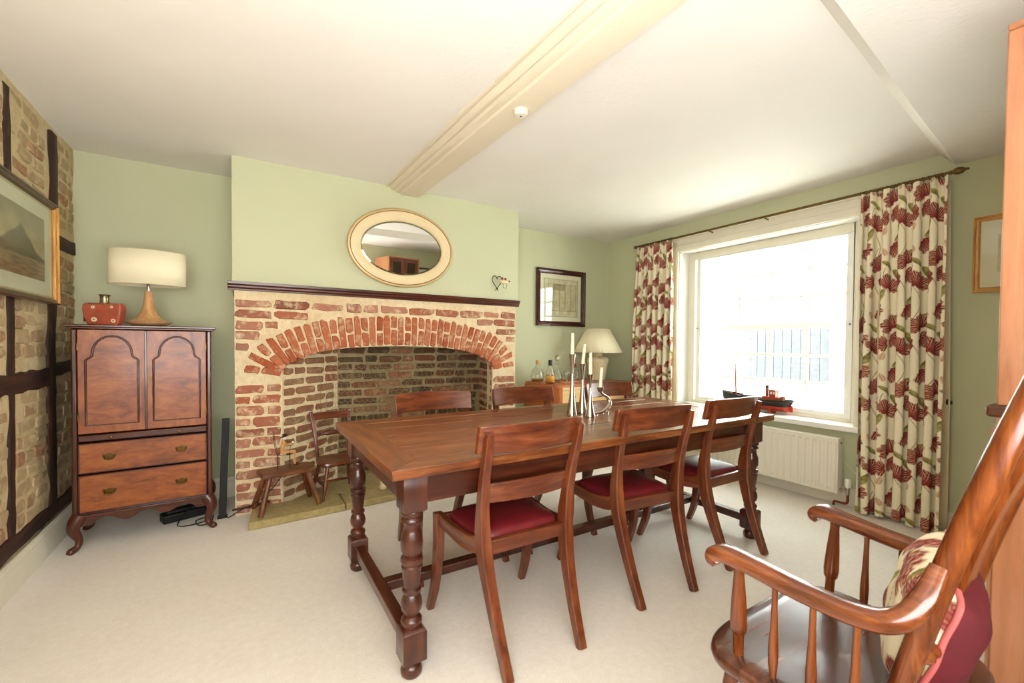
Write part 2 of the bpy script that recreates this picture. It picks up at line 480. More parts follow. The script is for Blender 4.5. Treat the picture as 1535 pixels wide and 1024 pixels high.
# left wall: timber frame with limewashed brick panels
wl = struct('wall_left', MB().grid(lambda u, v: (XL + 0.012 * mnoise.noise(Vector((u * 18, v * 10, 0))), YF - 0.2 + u * (YB - YF + 0.25), -0.02 + v * (H + 0.06)), 90, 50)
            .box2((XL - 0.2, YF - 0.3, 0), (XL - 0.03, YB + 0.1, H + 0.1)), M['mortar_left'])

def brick_variant(i, jag=0.5):
    """irregular hand-made brick, unit size 1 x 1 (x,z), front at y=-1, back at y=0"""
    rng = random.Random(100 + i)
    base = [(-0.5, -0.5), (0.0, -0.5), (0.5, -0.5), (0.5, 0.5), (0.12, 0.5), (-0.2, 0.5), (-0.5, 0.5)]
    cut = []
    for k, (x, z) in enumerate(base):
        if abs(x) == 0.5:
            sx, sz = math.copysign(1, x), math.copysign(1, z)
            a = rng.uniform(0.03, 0.09); b = rng.uniform(0.12, 0.3)
            p1 = (x - sx * a, z); p2 = (x, z - sz * b)
            # order round the outline
            cut += [p1, p2] if (sx * sz < 0) == (False) and False else ([p2, p1] if sx * sz > 0 else [p1, p2])
        else: cut.append((x, z))
    # sort by angle to keep a clean outline
    cut = [(x + rng.uniform(-0.02, 0.02) * jag * 2, z + rng.uniform(-0.09, 0.09) * jag) for x, z in cut]
    cut.sort(key=lambda p: math.atan2(p[1], p[0]))
    n = len(cut); vv = []
    for (x, z) in cut: vv.append((x * 1.01, 0.0, z * 1.02))
    for (x, z) in cut: vv.append((x, -0.7, z))
    for (x, z) in cut: vv.append((x * 0.955, -1.0 + rng.uniform(-0.12, 0.1), z * 0.84))
    fs = [tuple(range(2 * n, 3 * n))[::-1]]
    for k in range(n):
        k2 = (k + 1) % n
        fs += [(k, k2, n + k2, n + k), (n + k, n + k2, 2 * n + k2, 2 * n + k)]
    b = MB(); b.add(vv, fs)
    return b.mesh('brick_shape', 30)

BR = {}
def brick_set(mat):
    if mat not in BR:
        L = []
        for i in range(8):
            me = brick_variant(i, 1.15); me.materials.append(M[mat]); L.append(me)
        BR[mat] = L
    return BR[mat]
brng = random.Random(5)
def lay(parent, mat, origin, udir, ndir, u, z, w, h, proud, rot=0.0):
    """a brick: centre at u along udir and height z, faces ndir, rotated rot in the wall plane"""
    me = brng.choice(brick_set(mat))
    o = bpy.data.objects.new('brick', me); COL.objects.link(o); o.parent = parent
    U = Vector(udir); N = Vector(ndir); Zv = Vector((0, 0, 1))
    ux = U * math.cos(rot) + Zv * math.sin(rot); uz = Zv * math.cos(rot) - U * math.sin(rot)
    if brng.random() < 0.5: ux, uz = -ux, -uz
    m = Matrix((ux, -N, uz)).transposed()
    if m.determinant() < 0: m = Matrix((-ux, -N, uz)).transposed()
    p = Vector(origin) + U * u + Zv * z
    m4 = m.to_4x4() @ Matrix.Diagonal((w, proud + 0.012, h, 1))
    m4.translation = p - N * 0.012
    o.matrix_world = m4
    return o

# bricks of the left wall between y 2.78 and the corner
posts = [(3.515, 3.605), (3.00, 3.075)]
z = 0.285; row = 0
while z < H - 0.02:
    y = 2.74 + (0.11 if row % 2 else 0.0) + brng.uniform(-0.03, 0.03)
    while y < YB - 0.02:
        w = brng.choice([0.2, 0.2, 0.18, 0.1, 0.15, 0.21]); a, b = y, min(y + w, YB - 0.01)
        ok = True
        for p0, p1 in posts:
            if a < p1 + 0.012 and b > p0 - 0.012:
                if a < p0 - 0.05: b = p0 - 0.012
                elif b > p1 + 0.05: a = p1 + 0.012
                else: ok = False
        for h0, h1, y0, y1 in ((0.94, 1.05, 2.0, 9), (1.75, 1.84, 3.6, 9)):
            if z + 0.03 > h0 and z - 0.03 < h1 and b > y0 and a < y1: ok = False
        if 1.46 < z < 1.92 and 2.0 < a and b < 3.6: ok = False      # behind the picture
        if ok and b - a > 0.05:
            lay(wl, 'brick_left', (XL, 0, 0), (0, 1, 0), (1, 0, 0), (a + b) / 2, z + brng.uniform(-0.006, 0.006), b - a, brng.uniform(0.054, 0.068), brng.uniform(0.002, 0.008), brng.uniform(-0.03, 0.03))
        y = max(y + w, b) + brng.uniform(0.012, 0.026)
    z += 0.0775; row += 1
def timber(pts, w, d, side):
    b = MB()
    P = []
    for i in range(len(pts) - 1):
        a, c = Vector(pts[i]), Vector(pts[i + 1]); k = max(2, int((c - a).length / 0.06))
        P += [a.lerp(c, t / k) for t in range(k)]
    P.append(Vector(pts[-1]))
    rr = random.Random(len(pts) + int(w * 1e4))
    ww = [w * rr.uniform(0.86, 1.1) for _ in P]
    P = [p + Vector((0, rr.uniform(-0.004, 0.004) if side == 'y' else 0, rr.uniform(-0.004, 0.004) if side == 'z' else 0)) for p in P]
    b.sweep(P, ww, d, (0, 1, 0) if side == 'y' else (0, 0, 1), 0.15)
    return b
timber([(XL - 0.022, 3.545, 0.24), (XL - 0.022, 3.55, 1.2), (XL - 0.022, 3.625, 1.75), (XL - 0.022, 3.62, 2.41)], 0.105, 0.075, 'y').build('timber_post', wood('timber', 'Z'), wl)
timber([(XL - 0.022, 3.03, 0.22), (XL - 0.022, 3.05, 1.3), (XL - 0.022, 3.03, 2.4)], 0.07, 0.06, 'y').build('timber_post', wood('timber', 'Z'), wl)
timber([(XL - 0.017, 2.0, 0.975), (XL - 0.017, 3.52, 0.985)], 0.1, 0.06, 'z').build('timber_rail', wood('timber', 'Y'), wl)
timber([(XL - 0.017, 3.58, 1.02), (XL - 0.017, YB - 0.005, 1.035)], 0.075, 0.06, 'z').build('timber_rail', wood('timber', 'Y'), wl)
timber([(XL - 0.017, 3.65, 1.79), (XL - 0.017, YB - 0.005, 1.795)], 0.085, 0.06, 'z').build('timber_rail', wood('timber', 'Y'), wl)
timber([(XL - 0.022, 1.6, 0.205), (XL - 0.022, YB - 0.005, 0.205)], 0.085, 0.07, 'z').build('sole_plate', wood('timber', 'Y'), wl)

# window wall with its opening
WY0, WY1, WZ0, WZ1 = 1.40, 2.965, 0.55, 2.168
ww = MB()
ww.box2((XR, YF - 0.3, 0), (XR + 0.34, WY0, H + 0.1)); ww.box2((XR, WY1, 0), (XR + 0.34, YB + 0.2, H + 0.1))
ww.box2((XR, WY0, 0), (XR + 0.34, WY1, WZ0)); ww.box2((XR, WY0, WZ1), (XR + 0.34, WY1, H + 0.1))
struct('wall_right', ww, M['green'])
# wall behind the camera (seen in the mirror)
struct('wall_front', MB().box2((XL - 0.3, YF - 0.2, 0), (XR + 0.3, YF, H + 0.1)), M['green'])

# ceiling beam: moulded left side, flat soffit, one profile carried along y
bp = [(-0.130, 0.0), (-0.126, -0.014), (-0.112, -0.020), (-0.100, -0.014), (-0.095, -0.016), (-0.086, -0.032), (-0.070, -0.040), (-0.058, -0.034), (-0.052, -0.036), (-0.044, -0.048), (-0.012, -0.052), (-0.008, -0.060), (0.0, -0.064), (0.145, -0.060), (0.150, -0.052), (0.152, 0.0)]
bb = MB(); ny = 44
vv = []; fs = []
for j in range(ny):
    y = YC + 0.01 + (YF - 0.05 - YC) * j / (ny - 1)
    x0 = 1.10 + 0.029 * (YC - y)
    for (x, z_) in bp:
        wob = 0.004 * mnoise.noise(Vector((x * 30, y * 3.5, z_ * 30)))
        vv.append((x0 + x + wob, y, H + 0.01 + z_ * (1.0 if z_ else 1) + 0.6 * wob))
q = len(bp)
for j in range(ny - 1):
    for k in range(q - 1): fs.append((j * q + k, j * q + k + 1, (j + 1) * q + k + 1, (j + 1) * q + k))
bb.add(vv, fs)
struct('trim_1', bb, M['beam'], smooth=50)

# ---- chimney breast: plaster above, brick below with arched opening
OX0, OX1, SPZ, CRZ = 0.246, 1.965, 0.99, 1.168
OXC, OA = (OX0 + OX1) / 2, (OX1 - OX0) / 2
def arch_z(x):
    t = min(1.0, abs((x - OXC) / OA)); return SPZ + (CRZ - SPZ) * max(0.0, 1 - t ** 2.3) ** (1 / 2.3)
MZ = 1.545
struct('wall_chimney', MB().box2((CX0, YC, MZ), (CX1, YB + 0.05, H + 0.1)), M['green'])
bw = MB()
FT = 0.11
SIDE = 0.03  # brickwork slightly narrower than the plaster
bx0, bx1 = CX0 + 0.012, CX1 - 0.02
bw.box2((bx0, YC + 0.004, 0), (OX0, YC + FT, SPZ)); bw.box2((OX1, YC + 0.004, 0), (bx1, YC + FT, SPZ))
bw.box2((bx0, YC + 0.004, SPZ), (OX0, YC + FT, MZ)); bw.box2((OX1, YC + 0.004, SPZ), (bx1, YC + FT, MZ))
N = 60
xa = [OXC - OA * math.cos(PI * i / N) for i in range(N + 1)]
for i in range(N):
    a, b = xa[i], xa[i + 1]; za, zb = arch_z(a), arch_z(b)
    y0, y1 = YC + 0.004, YC + FT
    bw.add([(a, y0, za), (b, y0, zb), (b, y0, MZ), (a, y0, MZ), (a, y1, za), (b, y1, zb), (b, y1, MZ), (a, y1, MZ)],
           [(0, 1, 2, 3), (4, 7, 6, 5), (0, 4, 5, 1)])
bw.box2((bx0, YC + FT, 0), (bx0 + 0.1, YB, MZ)); bw.box2((bx1 - 0.1, YC + FT, 0), (bx1, YB, MZ))
wch = struct('wall_fireplace', bw, M['mortar'], smooth=0)
# voussoirs: two bricks deep, alternating stretcher and header pairs
CA, CB, CZ = OA + 0.124, CRZ - SPZ + 0.150, SPZ - 0.025
pts = []
for i in range(401):
    th = PI * i / 400
    c_, s_ = math.cos(th), math.sin(th)
    pts.append(Vector((OXC - CA * math.copysign(abs(c_) ** (2 / 2.25), c_), CZ + CB * abs(s_) ** (2 / 2.25))))
cum = [0.0]
for i in range(1, len(pts)): cum.append(cum[-1] + (pts[i] - pts[i - 1]).length)
def along(s):
    i = int(np.searchsorted(cum, s)); i = min(max(i, 1), len(pts) - 1)
    t = (s - cum[i - 1]) / max(1e-9, cum[i] - cum[i - 1]); p = pts[i - 1].lerp(pts[i], t)
    a = pts[max(0, i - 6)]; b = pts[min(len(pts) - 1, i + 6)]; tg = (b - a).normalized()
    n = Vector((-tg.y, tg.x))
    return p - n * 0.121, n
RING = 0.245
nv = 39; tot = cum[-1]
ext = []
for k in range(nv):
    s_ = (k + 0.5) / nv * tot
    p, n = along(s_)
    ang = math.atan2(n.y, n.x)
    wdt = tot / nv * 0.80
    def vb(r0, r1, w, mat='brick_arch'):
        c = p + n * ((r0 + r1) / 2)
        lay(wch, mat, (0, YC + 0.004, 0), (1, 0, 0), (0, -1, 0), c.x, c.y, r1 - r0, w, brng.uniform(0.008, 0.014), ang + brng.uniform(-0.03, 0.03))
    wd = min(0.068, wdt * 1.02)
    r1 = RING * brng.uniform(0.93, 1.0)
    if k % 2: vb(0.004, r1, wd)
    else:
        c = brng.uniform(0.45, 0.56)
        vb(0.004, r1 * c - 0.008, wd); vb(r1 * c + 0.008, r1 * 0.97, wd)
    ext.append((p + n * RING))
EXT = [along(tot * i / 120.0) for i in range(121)]
EXT = [(p + n * (RING + 0.012)) for p, n in EXT]
EXT = [Vector((OX0 - 0.26, CZ - 0.035))] + EXT + [Vector((OX1 + 0.26, CZ - 0.035))]
def in_poly(x, z, poly):
    c = False; j = len(poly) - 1
    for i in range(len(poly)):
        a, b = poly[i], poly[j]
        if (a.y > z) != (b.y > z) and x < (b.x - a.x) * (z - a.y) / (b.y - a.y) + a.x: c = not c
        j = i
    return c
def inside_arch(x, z, m=0.0):
    """is the point within the arch ring or opening"""
    if OX0 - 0.012 < x < OX1 + 0.012 and z < SPZ: return True
    return in_poly(x, z, EXT)
def fill(a, b, row, zz):
    """fill a free run of the course exactly with stretchers, headers and bats"""
    L = b - a
    if L < 0.05: return
    n = 1 if L < 0.24 else max(2, round(L / brng.uniform(0.16, 0.21)))
    ws = [brng.choice([1.0, 1.0, 0.95, 0.5, 0.7, 1.1]) for _ in range(n)]
    if n == 2 and L < 0.34: ws = [1.0, 0.5] if row % 2 else [0.5, 1.0]
    j = [brng.uniform(0.014, 0.026) for _ in range(n - 1)]; tot_ = L - sum(j); k = tot_ / sum(ws); x = a
    for i, w in enumerate(ws):
        w *= k
        lay(wch, 'brick', (0, YC + 0.004, 0), (1, 0, 0), (0, -1, 0), x + w / 2, zz + brng.uniform(-0.006, 0.006), w, brng.uniform(0.046, 0.061), brng.uniform(0.003, 0.011), brng.uniform(-0.025, 0.025))
        x += w + (j[i] if i < n - 1 else 0)
z = 0.045; row = 0
while z < MZ - 0.02:
    free = []; st_ = None; x = bx0 + 0.005
    while x <= bx1 - 0.004:
        bad = any(inside_arch(x, z + dz) for dz in (-0.028, 0.0, 0.028)) if z < 1.48 else False
        if not bad and st_ is None: st_ = x
        if (bad or x + 0.004 > bx1 - 0.004) and st_ is not None: free.append((st_, x)); st_ = None
        x += 0.004
    for a, b in free: fill(a, b, row, z)
    z += 0.0745; row += 1

# ---- firebox: splayed left cheek, right cheek, back wall
def firebox_wall(name, p0, p1, mats, zmax=1.42, mat='mortar_soot', course=0.074):
    p0 = Vector(p0); p1 = Vector(p1); U = (p1 - p0).normalized(); L = (p1 - p0).length
    Nn = Vector((U.y, -U.x, 0))
    b = MB()
    b.add([p0, p1, p1 + Vector((0, 0, 2.3)), p0 + Vector((0, 0, 2.3))], [(0, 1, 2, 3)])
    q0, q1 = p0 - Nn * 0.02, p1 - Nn * 0.02
    b.add([q0, q1, q1 + Vector((0, 0, 2.3)), q0 + Vector((0, 0, 2.3))], [(0, 3, 2, 1)])
    o = struct(name, b, M[mat], smooth=0)
    z = 0.09; r = 0
    while z < zmax:
        u = 0.01 if r % 2 else -0.09
        while u < L - 0.03:
            w = brng.choice([0.2, 0.21, 0.19, 0.1, 0.2]); a = max(u, 0.006); c = min(u + w, L - 0.006)
            if c - a > 0.05:
                lay(o, brng.choice(mats), p0, U, Nn, (a + c) / 2, z + brng.uniform(-0.004, 0.004), c - a, brng.uniform(0.044, 0.056), brng.uniform(0.003, 0.011), brng.uniform(-0.02, 0.02))
            u += w + brng.uniform(0.012, 0.022)
        z += course; r += 1
    return o
firebox_wall('wall_firebox_left', (OX0 + 0.002, YC + 0.02, 0), (0.69, 3.93, 0), ['brick_jamb'], mat='mortar')
firebox_wall('wall_firebox_back', (0.69, 3.93, 0), (2.055, 3.93, 0), ['brick_soot', 'brick_soot', 'brick_jamb', 'brick_soot'])
firebox_wall('wall_firebox_right', (2.055, 3.93, 0), (OX1 - 0.002, YC + 0.02, 0), ['brick_jamb', 'brick'], mat='mortar')
struct('wall_flue', MB().box2((CX0 + 0.1, YC + FT, 2.28), (CX1 - 0.1, YB, 2.32)), M['black'])

# baseboards
def skirting(name, pts, nrm, h=0.15):
    prof = [(0.0, 0.0), (0.018, 0.0), (0.018, h - 0.045), (0.014, h - 0.036), (0.015, h - 0.028), (0.008, h - 0.012), (0.007, h), (0.0, h)]
    b = MB(); a = Vector(pts[0]); c = Vector(pts[1]); n = Vector(nrm)
    vv = [p + n * u + Vector((0, 0, w)) for p in (a, c) for u, w in prof]; m = len(prof)
    fs = [(k, (k + 1) % m, m + (k + 1) % m, m + k) for k in range(m)] + [tuple(range(m)), tuple(range(m, 2 * m))[::-1]]
    b.add(vv, fs); return struct(name, b, M['trim'], smooth=30)
skirting('baseboard_left', [(XL + 0.014, YF, 0.0), (XL + 0.014, YB, 0.0)], (1, 0, 0), 0.155)
skirting('baseboard_back', [(XL, YB, 0.0), (CX0 + 0.01, YB, 0.0)], (0, -1, 0))
skirting('baseboard_alcove', [(CX1 - 0.02, YB, 0.0), (XR, YB, 0.0)], (0, -1, 0))
skirting('baseboard_right', [(XR, YF, 0.0), (XR, YB, 0.0)], (-1, 0, 0), 0.135)
skirting('baseboard_front', [(XL, YF, 0.0), (XR, YF, 0.0)], (0, 1, 0))

# ---- window_1: architrave, lining, secondary glazing, sill, sliding sash behind
win = MB()
for (a, b) in (((XR, WY0 - 0.0, WZ1 - 0.012), (XR + 0.33, WY1, WZ1 + 0.004)), ((XR, WY1 - 0.012, WZ0), (XR + 0.33, WY1 + 0.004, WZ1)), ((XR, WY0 - 0.004, WZ0), (XR + 0.33, WY0 + 0.012, WZ1))): win.box2(a, b)
w1 = struct('window_1', win, M['white'], bevel=0.002)
ar = MB()
ar.box2((XR - 0.022, WY0 - 0.075, WZ1 - 0.005), (XR, WY1 + 0.07, WZ1 + 0.125)); ar.box2((XR - 0.022, WY1 - 0.003, 0.575), (XR, WY1 + 0.07, WZ1)); ar.box2((XR - 0.022, WY0 - 0.075, 0.575), (XR, WY0 + 0.003, WZ1))
ar.box2((XR - 0.034, WY0 - 0.09, WZ1 + 0.118), (XR, WY1 + 0.085, WZ1 + 0.135))
ar.box2((XR - 0.027, WY0 - 0.075, WZ1 + 0.055), (XR, WY1 + 0.07, WZ1 + 0.062))
ar.build('architrave', M['trim'], w1, bevel=0.004)
MB().box2((XR - 0.055, WY0 - 0.09, 0.558), (XR + 0.16, WY1 + 0.085, 0.600)).build('window_sill', M['white'], w1, bevel=0.008, seg=3)
gx = XR + 0.15
GY0, GY1, GZ0, GZ1 = 1.535, 2.818, 0.655, 2.078
fr = MB()
def frame_rect(b, x0, x1, y0, y1, z0, z1, t, tb=None):
    tb = tb or t
    b.box2((x0, y0, z0), (x1, y0 + t, z1)); b.box2((x0, y1 - t, z0), (x1, y1, z1))
    b.box2((x0, y0 + t, z0), (x1, y1 - t, z0 + tb)); b.box2((x0, y0 + t, z1 - t), (x1, y1 - t, z1))
frame_rect(fr, gx, gx + 0.05, WY0 + 0.01, WY1 - 0.01, 0.598, WZ1 - 0.01, 0.075, 0.03)
fr.build('window_frame', M['trim'], w1, bevel=0.004)
f2 = MB(); frame_rect(f2, gx + 0.008, gx + 0.035, GY0 - 0.045, GY1 + 0.045, GZ0 - 0.035, GZ1 + 0.04, 0.045)
sg = f2.build('secondary_glazing_frame', M['white'], w1, bevel=0.003)
MB().box2((gx + 0.018, GY0 - 0.01, GZ0 - 0.01), (gx + 0.022, GY1 + 0.01, GZ1 + 0.01)).build('pane', M['glass'], sg, smooth=0)
for yy in (GY0 - 0.03, GY1 + 0.03):
    MB().lathe([(0.006, 0), (0.008, 0.006), (0.005, 0.012), (0.0, 0.014)], 10, (gx + 0.008, yy, 1.37), Matrix.Rotation(-PI / 2, 3, 'Y')).build('window_catch', M['pewter'], sg)
sx = XR + 0.27
def sash(x, z0, z1, rows, name):
    b = MB(); frame_rect(b, x, x + 0.035, 1.50, 2.86, z0, z1, 0.05, 0.05)
    o = b.build(name, M['white'], w1, bevel=0.003)
    y0, y1 = 1.55, 2.81
    for i in range(1, 4):
        y = y0 + (y1 - y0) * i / 4; MB().box2((x + 0.004, y - 0.011, z0 + 0.04), (x + 0.031, y + 0.011, z1 - 0.04)).build('glazing_bar', M['white'], o, bevel=0.003)
    for j in range(1, rows):
        zz = z0 + 0.05 + (z1 - z0 - 0.1) * j / rows; MB().box2((x + 0.0055, y0 - 0.02, zz - 0.011), (x + 0.0295, y1 + 0.02, zz + 0.011)).build('glazing_bar', M['white'], o, bevel=0.003)
    for i in range(4):
        for j in range(rows):
            ya, yb = y0 + (y1 - y0) * i / 4, y0 + (y1 - y0) * (i + 1) / 4
            za, zb = z0 + 0.05 + (z1 - z0 - 0.1) * j / rows, z0 + 0.05 + (z1 - z0 - 0.1) * (j + 1) / rows
            MB().box2((x + 0.016, ya, za), (x + 0.019, yb, zb)).build('pane', M['glass'], o, smooth=0)
sash(sx, 0.60, 1.395, 3, 'lower_sash'); sash(sx + 0.045, 1.355, 2.15, 3, 'upper_sash')
MB().box2((XR + 0.22, WY0, 0.53), (XR + 0.42, WY1, 0.60)).build('outer_sill', M['white'], w1, bevel=0.004)

# ---- outside: yard, white house across it, grey boarded gate
M['yard'] = plain('pale_concrete', srgb(226, 222, 214), 0.9, var=0.05, scale=3)
M['render'] = plain('white_render', srgb(236, 236, 234), 0.9, var=0.02)
M['gate'] = plain('weathered_grey_board', srgb(66, 68, 71), 0.8, var=0.12, scale=9)
M['slate'] = plain('pale_slate', srgb(150, 154, 164), 0.7, var=0.1)
struct('yard_ground', MB().box2((XR + 0.34, -8, -0.25), (16, 14, -0.15)), M['yard'])
hs = thing('house', 'white rendered house across the yard, outside the window', 'house', (10.5, 4.5, -0.15))
MB().box2((-0.1, -6.5, 0), (0.4, 6.5, 5.2)).build('wall', M['render'], hs)
MB().prism([(-0.4, 5.1), (0.5, 5.1), (2.6, 6.9), (2.4, 7.0)], 'y', -6.6, 6.6).build('roof', M['slate'], hs)
for yy in (1.9, -1.7):
    f = MB(); frame_rect(f, -0.16, -0.1, yy, yy + 1.0, 3.0, 4.3, 0.07); f = f.build('window_frame', M['white'], hs)
    MB().box2((-0.13, yy + 0.05, 3.05), (-0.12, yy + 0.95, 4.25)).build('pane', M['slate'], f)
lean = thing('outbuilding', 'low outbuilding with slate lean-to roof across the yard', 'shed', (9.0, 4.6, -0.15))
MB().box2((0, -1.1, 0), (1.2, 1.1, 2.0)).build('wall', M['render'], lean)
MB().prism([(-0.2, 1.95), (1.3, 2.35), (1.3, 2.42), (-0.2, 2.02)], 'y', -1.2, 1.2).build('roof', M['slate'], lean)
gt = thing('gate', 'weathered grey boarded yard gate seen through the sash window', 'gate', (8.0, 3.25, -0.15))
for i in range(9):
    MB().box2((0, i * 0.145, 0.72), (0.025, i * 0.145 + 0.138, 1.66)).build('board', M['gate'], gt)
for zz in (0.85, 1.5): MB().box2((0.025, 0, zz), (0.06, 1.3, zz + 0.09)).build('ledge', M['gate'], gt)
for yy in (-0.1, 1.31): MB().box2((-0.03, yy, 0), (0.08, yy + 0.09, 1.8)).build('post', M['render'], gt)
MB().box2((0.01, -0.05, 0), (0.07, 1.35, 0.7)).build('plinth_wall', M['render'], gt)
# ------------------------------------------------------------------ mantel shelf and hearth
ms = thing('mantel_shelf', 'narrow dark wooden mantel shelf above the brick arch', 'shelf', (1.09, YC, 1.545))
for (a, b) in ((-1.172, -0.05), (-0.05, 0.78), (0.78, 1.150)):
    prof = [(0.002, 0.0), (-0.012, 0.0), (-0.014, 0.012), (-0.022, 0.020), (-0.024, 0.032), (-0.034, 0.040), (-0.036, 0.058), (0.002, 0.058)]
    MB().prism(prof, 'x', a + 0.001, b - 0.001).build('moulding_length', wood('mantel', 'X'), ms, smooth=30, bevel=0.0015)
he = thing('hearth', 'low flagstone hearth slab in front of the fireplace', 'hearth', (0, 0, 0))
def slab(poly, z1, name='flagstone'):
    b = MB(); b.prism(poly, 'z', 0.0, z1); return b.build(name, M['stone'], he, bevel=0.008, seg=2)
slab([(0.03, 3.185), (0.62, 3.225), (0.62, YC - 0.006), (0.06, YC - 0.006)], 0.05)
slab([(0.626, 3.226), (1.32, 3.28), (1.32, YC - 0.006), (0.626, YC - 0.006)], 0.048)
slab([(1.326, 3.281), (2.0, 3.33), (2.0, YC - 0.006), (1.326, YC - 0.006)], 0.05)
slab([(0.29, YC - 0.002), (1.94, YC - 0.002), (2.0, 3.9), (0.69, 3.9)], 0.046)

# wire netting hung inside the fireplace
wm = MB(); cs = 0.052; rw = 0.0014
hx = cs * math.sqrt(3) / 2
for j in range(24):
    for i in range(36):
        cx = 0.53 + i * hx * 1.0 + (hx / 2 if j % 2 else 0); cz = 0.09 + j * cs * 0.75
        if cz > min(1.12, arch_z(min(max(cx, OX0), OX1)) - 0.02) or cx > 1.9: continue
        def jp(x, z): return (x + 0.006 * mnoise.noise(Vector((x * 9, z * 9, 2))), 3.73 + 0.03 * mnoise.noise(Vector((x * 2.5, z * 2.5, 7))), z + 0.006 * mnoise.noise(Vector((x * 9, z * 9, 5))))
        a = jp(cx, cz + cs / 4); b = jp(cx, cz + cs * 0.5); c = jp(cx + hx / 2, cz + cs * 0.5 + 0.25 * cs); d = jp(cx - hx / 2, cz + cs * 0.5 + 0.25 * cs)
        a = jp(cx, cz); b = jp(cx, cz + cs * 0.5); c = jp(cx + hx / 2, cz + cs * 0.75); d = jp(cx - hx / 2, cz + cs * 0.75)
        wm.tube([a, b], rw, 3, cap=False); wm.tube([b, c], rw, 3, cap=False); wm.tube([b, d], rw, 3, cap=False)
wo = wm.build('wire_netting', M['mesh_wire'], fix=False, smooth=0)
tag(wo, 'fine hexagonal wire netting hung across the inside of the fireplace', 'netting')

# ------------------------------------------------------------------ dining table
TX0, TX1, TY0, TY1, TZ = 0.422, 2.79, 1.424, 2.45, 0.773
tcx, tcy = (TX0 + TX1) / 2, (TY0 + TY1) / 2
tb = thing('dining_table', 'long dark refectory dining table with turned legs', 'table', (tcx, tcy, 0))
hx_, hy_ = (TX1 - TX0) / 2, (TY1 - TY0) / 2
BW = 0.125; T0, T1 = TZ - 0.036, TZ
g = 0.0012
MB().prism([(-hx_, -hy_), (hx_, -hy_), (hx_ - BW, -hy_ + BW - g), (-hx_ + BW, -hy_ + BW - g)], 'z', T0, T1).build('border_plank', wood('table', 'X'), tb, bevel=0.003)
MB().prism([(-hx_, hy_), (-hx_ + BW, hy_ - BW + g), (hx_ - BW, hy_ - BW + g), (hx_, hy_)], 'z', T0, T1).build('border_plank', wood('table', 'X'), tb, bevel=0.003)
MB().prism([(-hx_ - g, -hy_), (-hx_ + BW - g, -hy_ + BW), (-hx_ + BW - g, hy_ - BW), (-hx_ - g, hy_)], 'z', T0, T1).build('border_plank', wood('table', 'Y'), tb, bevel=0.003)
MB().prism([(hx_ + g, -hy_), (hx_ + g, hy_), (hx_ - BW + g, hy_ - BW), (hx_ - BW + g, -hy_ + BW)], 'z', T0, T1).build('border_plank', wood('table', 'Y'), tb, bevel=0.003)
ed = [-hy_ + BW, -0.20, 0.03, 0.22, hy_ - BW]
for i in range(4):
    MB().box2((-hx_ + BW, ed[i] + 0.0008, T0), (hx_ - BW, ed[i + 1] - 0.0008, T1 - 0.0008)).build('plank', wood('table', 'X'), tb, bevel=0.004)
LX, LY = hx_ - 0.095, hy_ - 0.085
legp = [(0.038, 0.60), (0.040, 0.592), (0.038, 0.583), (0.033, 0.578), (0.039, 0.572), (0.039, 0.562), (0.031, 0.556), (0.028, 0.54), (0.031, 0.525), (0.038, 0.505), (0.040, 0.48), (0.038, 0.455), (0.030, 0.442), (0.029, 0.436), (0.039, 0.430), (0.041, 0.42), (0.036, 0.41), (0.033, 0.404), (0.037, 0.398), (0.034, 0.385), (0.032, 0.36), (0.027, 0.328), (0.026, 0.32), (0.034, 0.314), (0.034, 0.304), (0.028, 0.298), (0.036, 0.28), (0.039, 0.262), (0.036, 0.242), (0.024, 0.224), (0.023, 0.218), (0.036, 0.208), (0.038, 0.197), (0.033, 0.186), (0.030, 0.178)][::-1]
for sx_ in (-1, 1):
    for sy_ in (-1, 1):
        b = MB(); b.lathe(legp, 28, (sx_ * LX, sy_ * LY, 0))
        b.lathe([(0.030, 0.0), (0.037, 0.008), (0.039, 0.024), (0.034, 0.040), (0.024, 0.048), (0.026, 0.060)], 28, (sx_ * LX, sy_ * LY, 0))
        s_ = 0.043
        def blk(z0, z1, ch):
            c = [(s_ - ch, z0), (s_, z0 + ch), (s_, z1 - ch), (s_ - ch, z1)]
            vv = []; fs = []
            for r_, z_ in c:
                vv += [(sx_ * LX + a * r_, sy_ * LY + d * r_, z_) for a, d in ((-1, -1), (1, -1), (1, 1), (-1, 1))]
            for i in range(3):
                for k in range(4): fs.append((i * 4 + k, i * 4 + (k + 1) % 4, (i + 1) * 4 + (k + 1) % 4, (i + 1) * 4 + k))
            fs += [(3, 2, 1, 0), (12, 13, 14, 15)]
            b.add(vv, fs)
        blk(0.055, 0.178, 0.010); blk(0.598, T0, 0.008)
        b.build('leg', wood('table_dark', 'Z'), tb, smooth=45)
for sy_ in (-1, 1): MB().box2((-LX + 0.042, sy_ * (LY + 0.02) - 0.014, 0.628), (LX - 0.042, sy_ * (LY + 0.02) + 0.014, T0)).build('apron_rail', wood('table_dark', 'X'), tb, bevel=0.002)
for sx_ in (-1, 1):
    MB().box2((sx_ * (LX + 0.02) - 0.014, -LY + 0.042, 0.628), (sx_ * (LX + 0.02) + 0.014, LY - 0.042, T0)).build('apron_rail', wood('table_dark', 'Y'), tb, bevel=0.002)
    MB().box2((sx_ * LX - 0.024, -LY + 0.042, 0.092), (sx_ * LX + 0.024, LY - 0.042, 0.138)).build('stretcher', wood('table_dark', 'Y'), tb, bevel=0.004)
MB().box2((-LX + 0.025, -0.026, 0.094), (LX - 0.025, 0.026, 0.136)).build('stretcher', wood('table_dark', 'X'), tb, bevel=0.004)

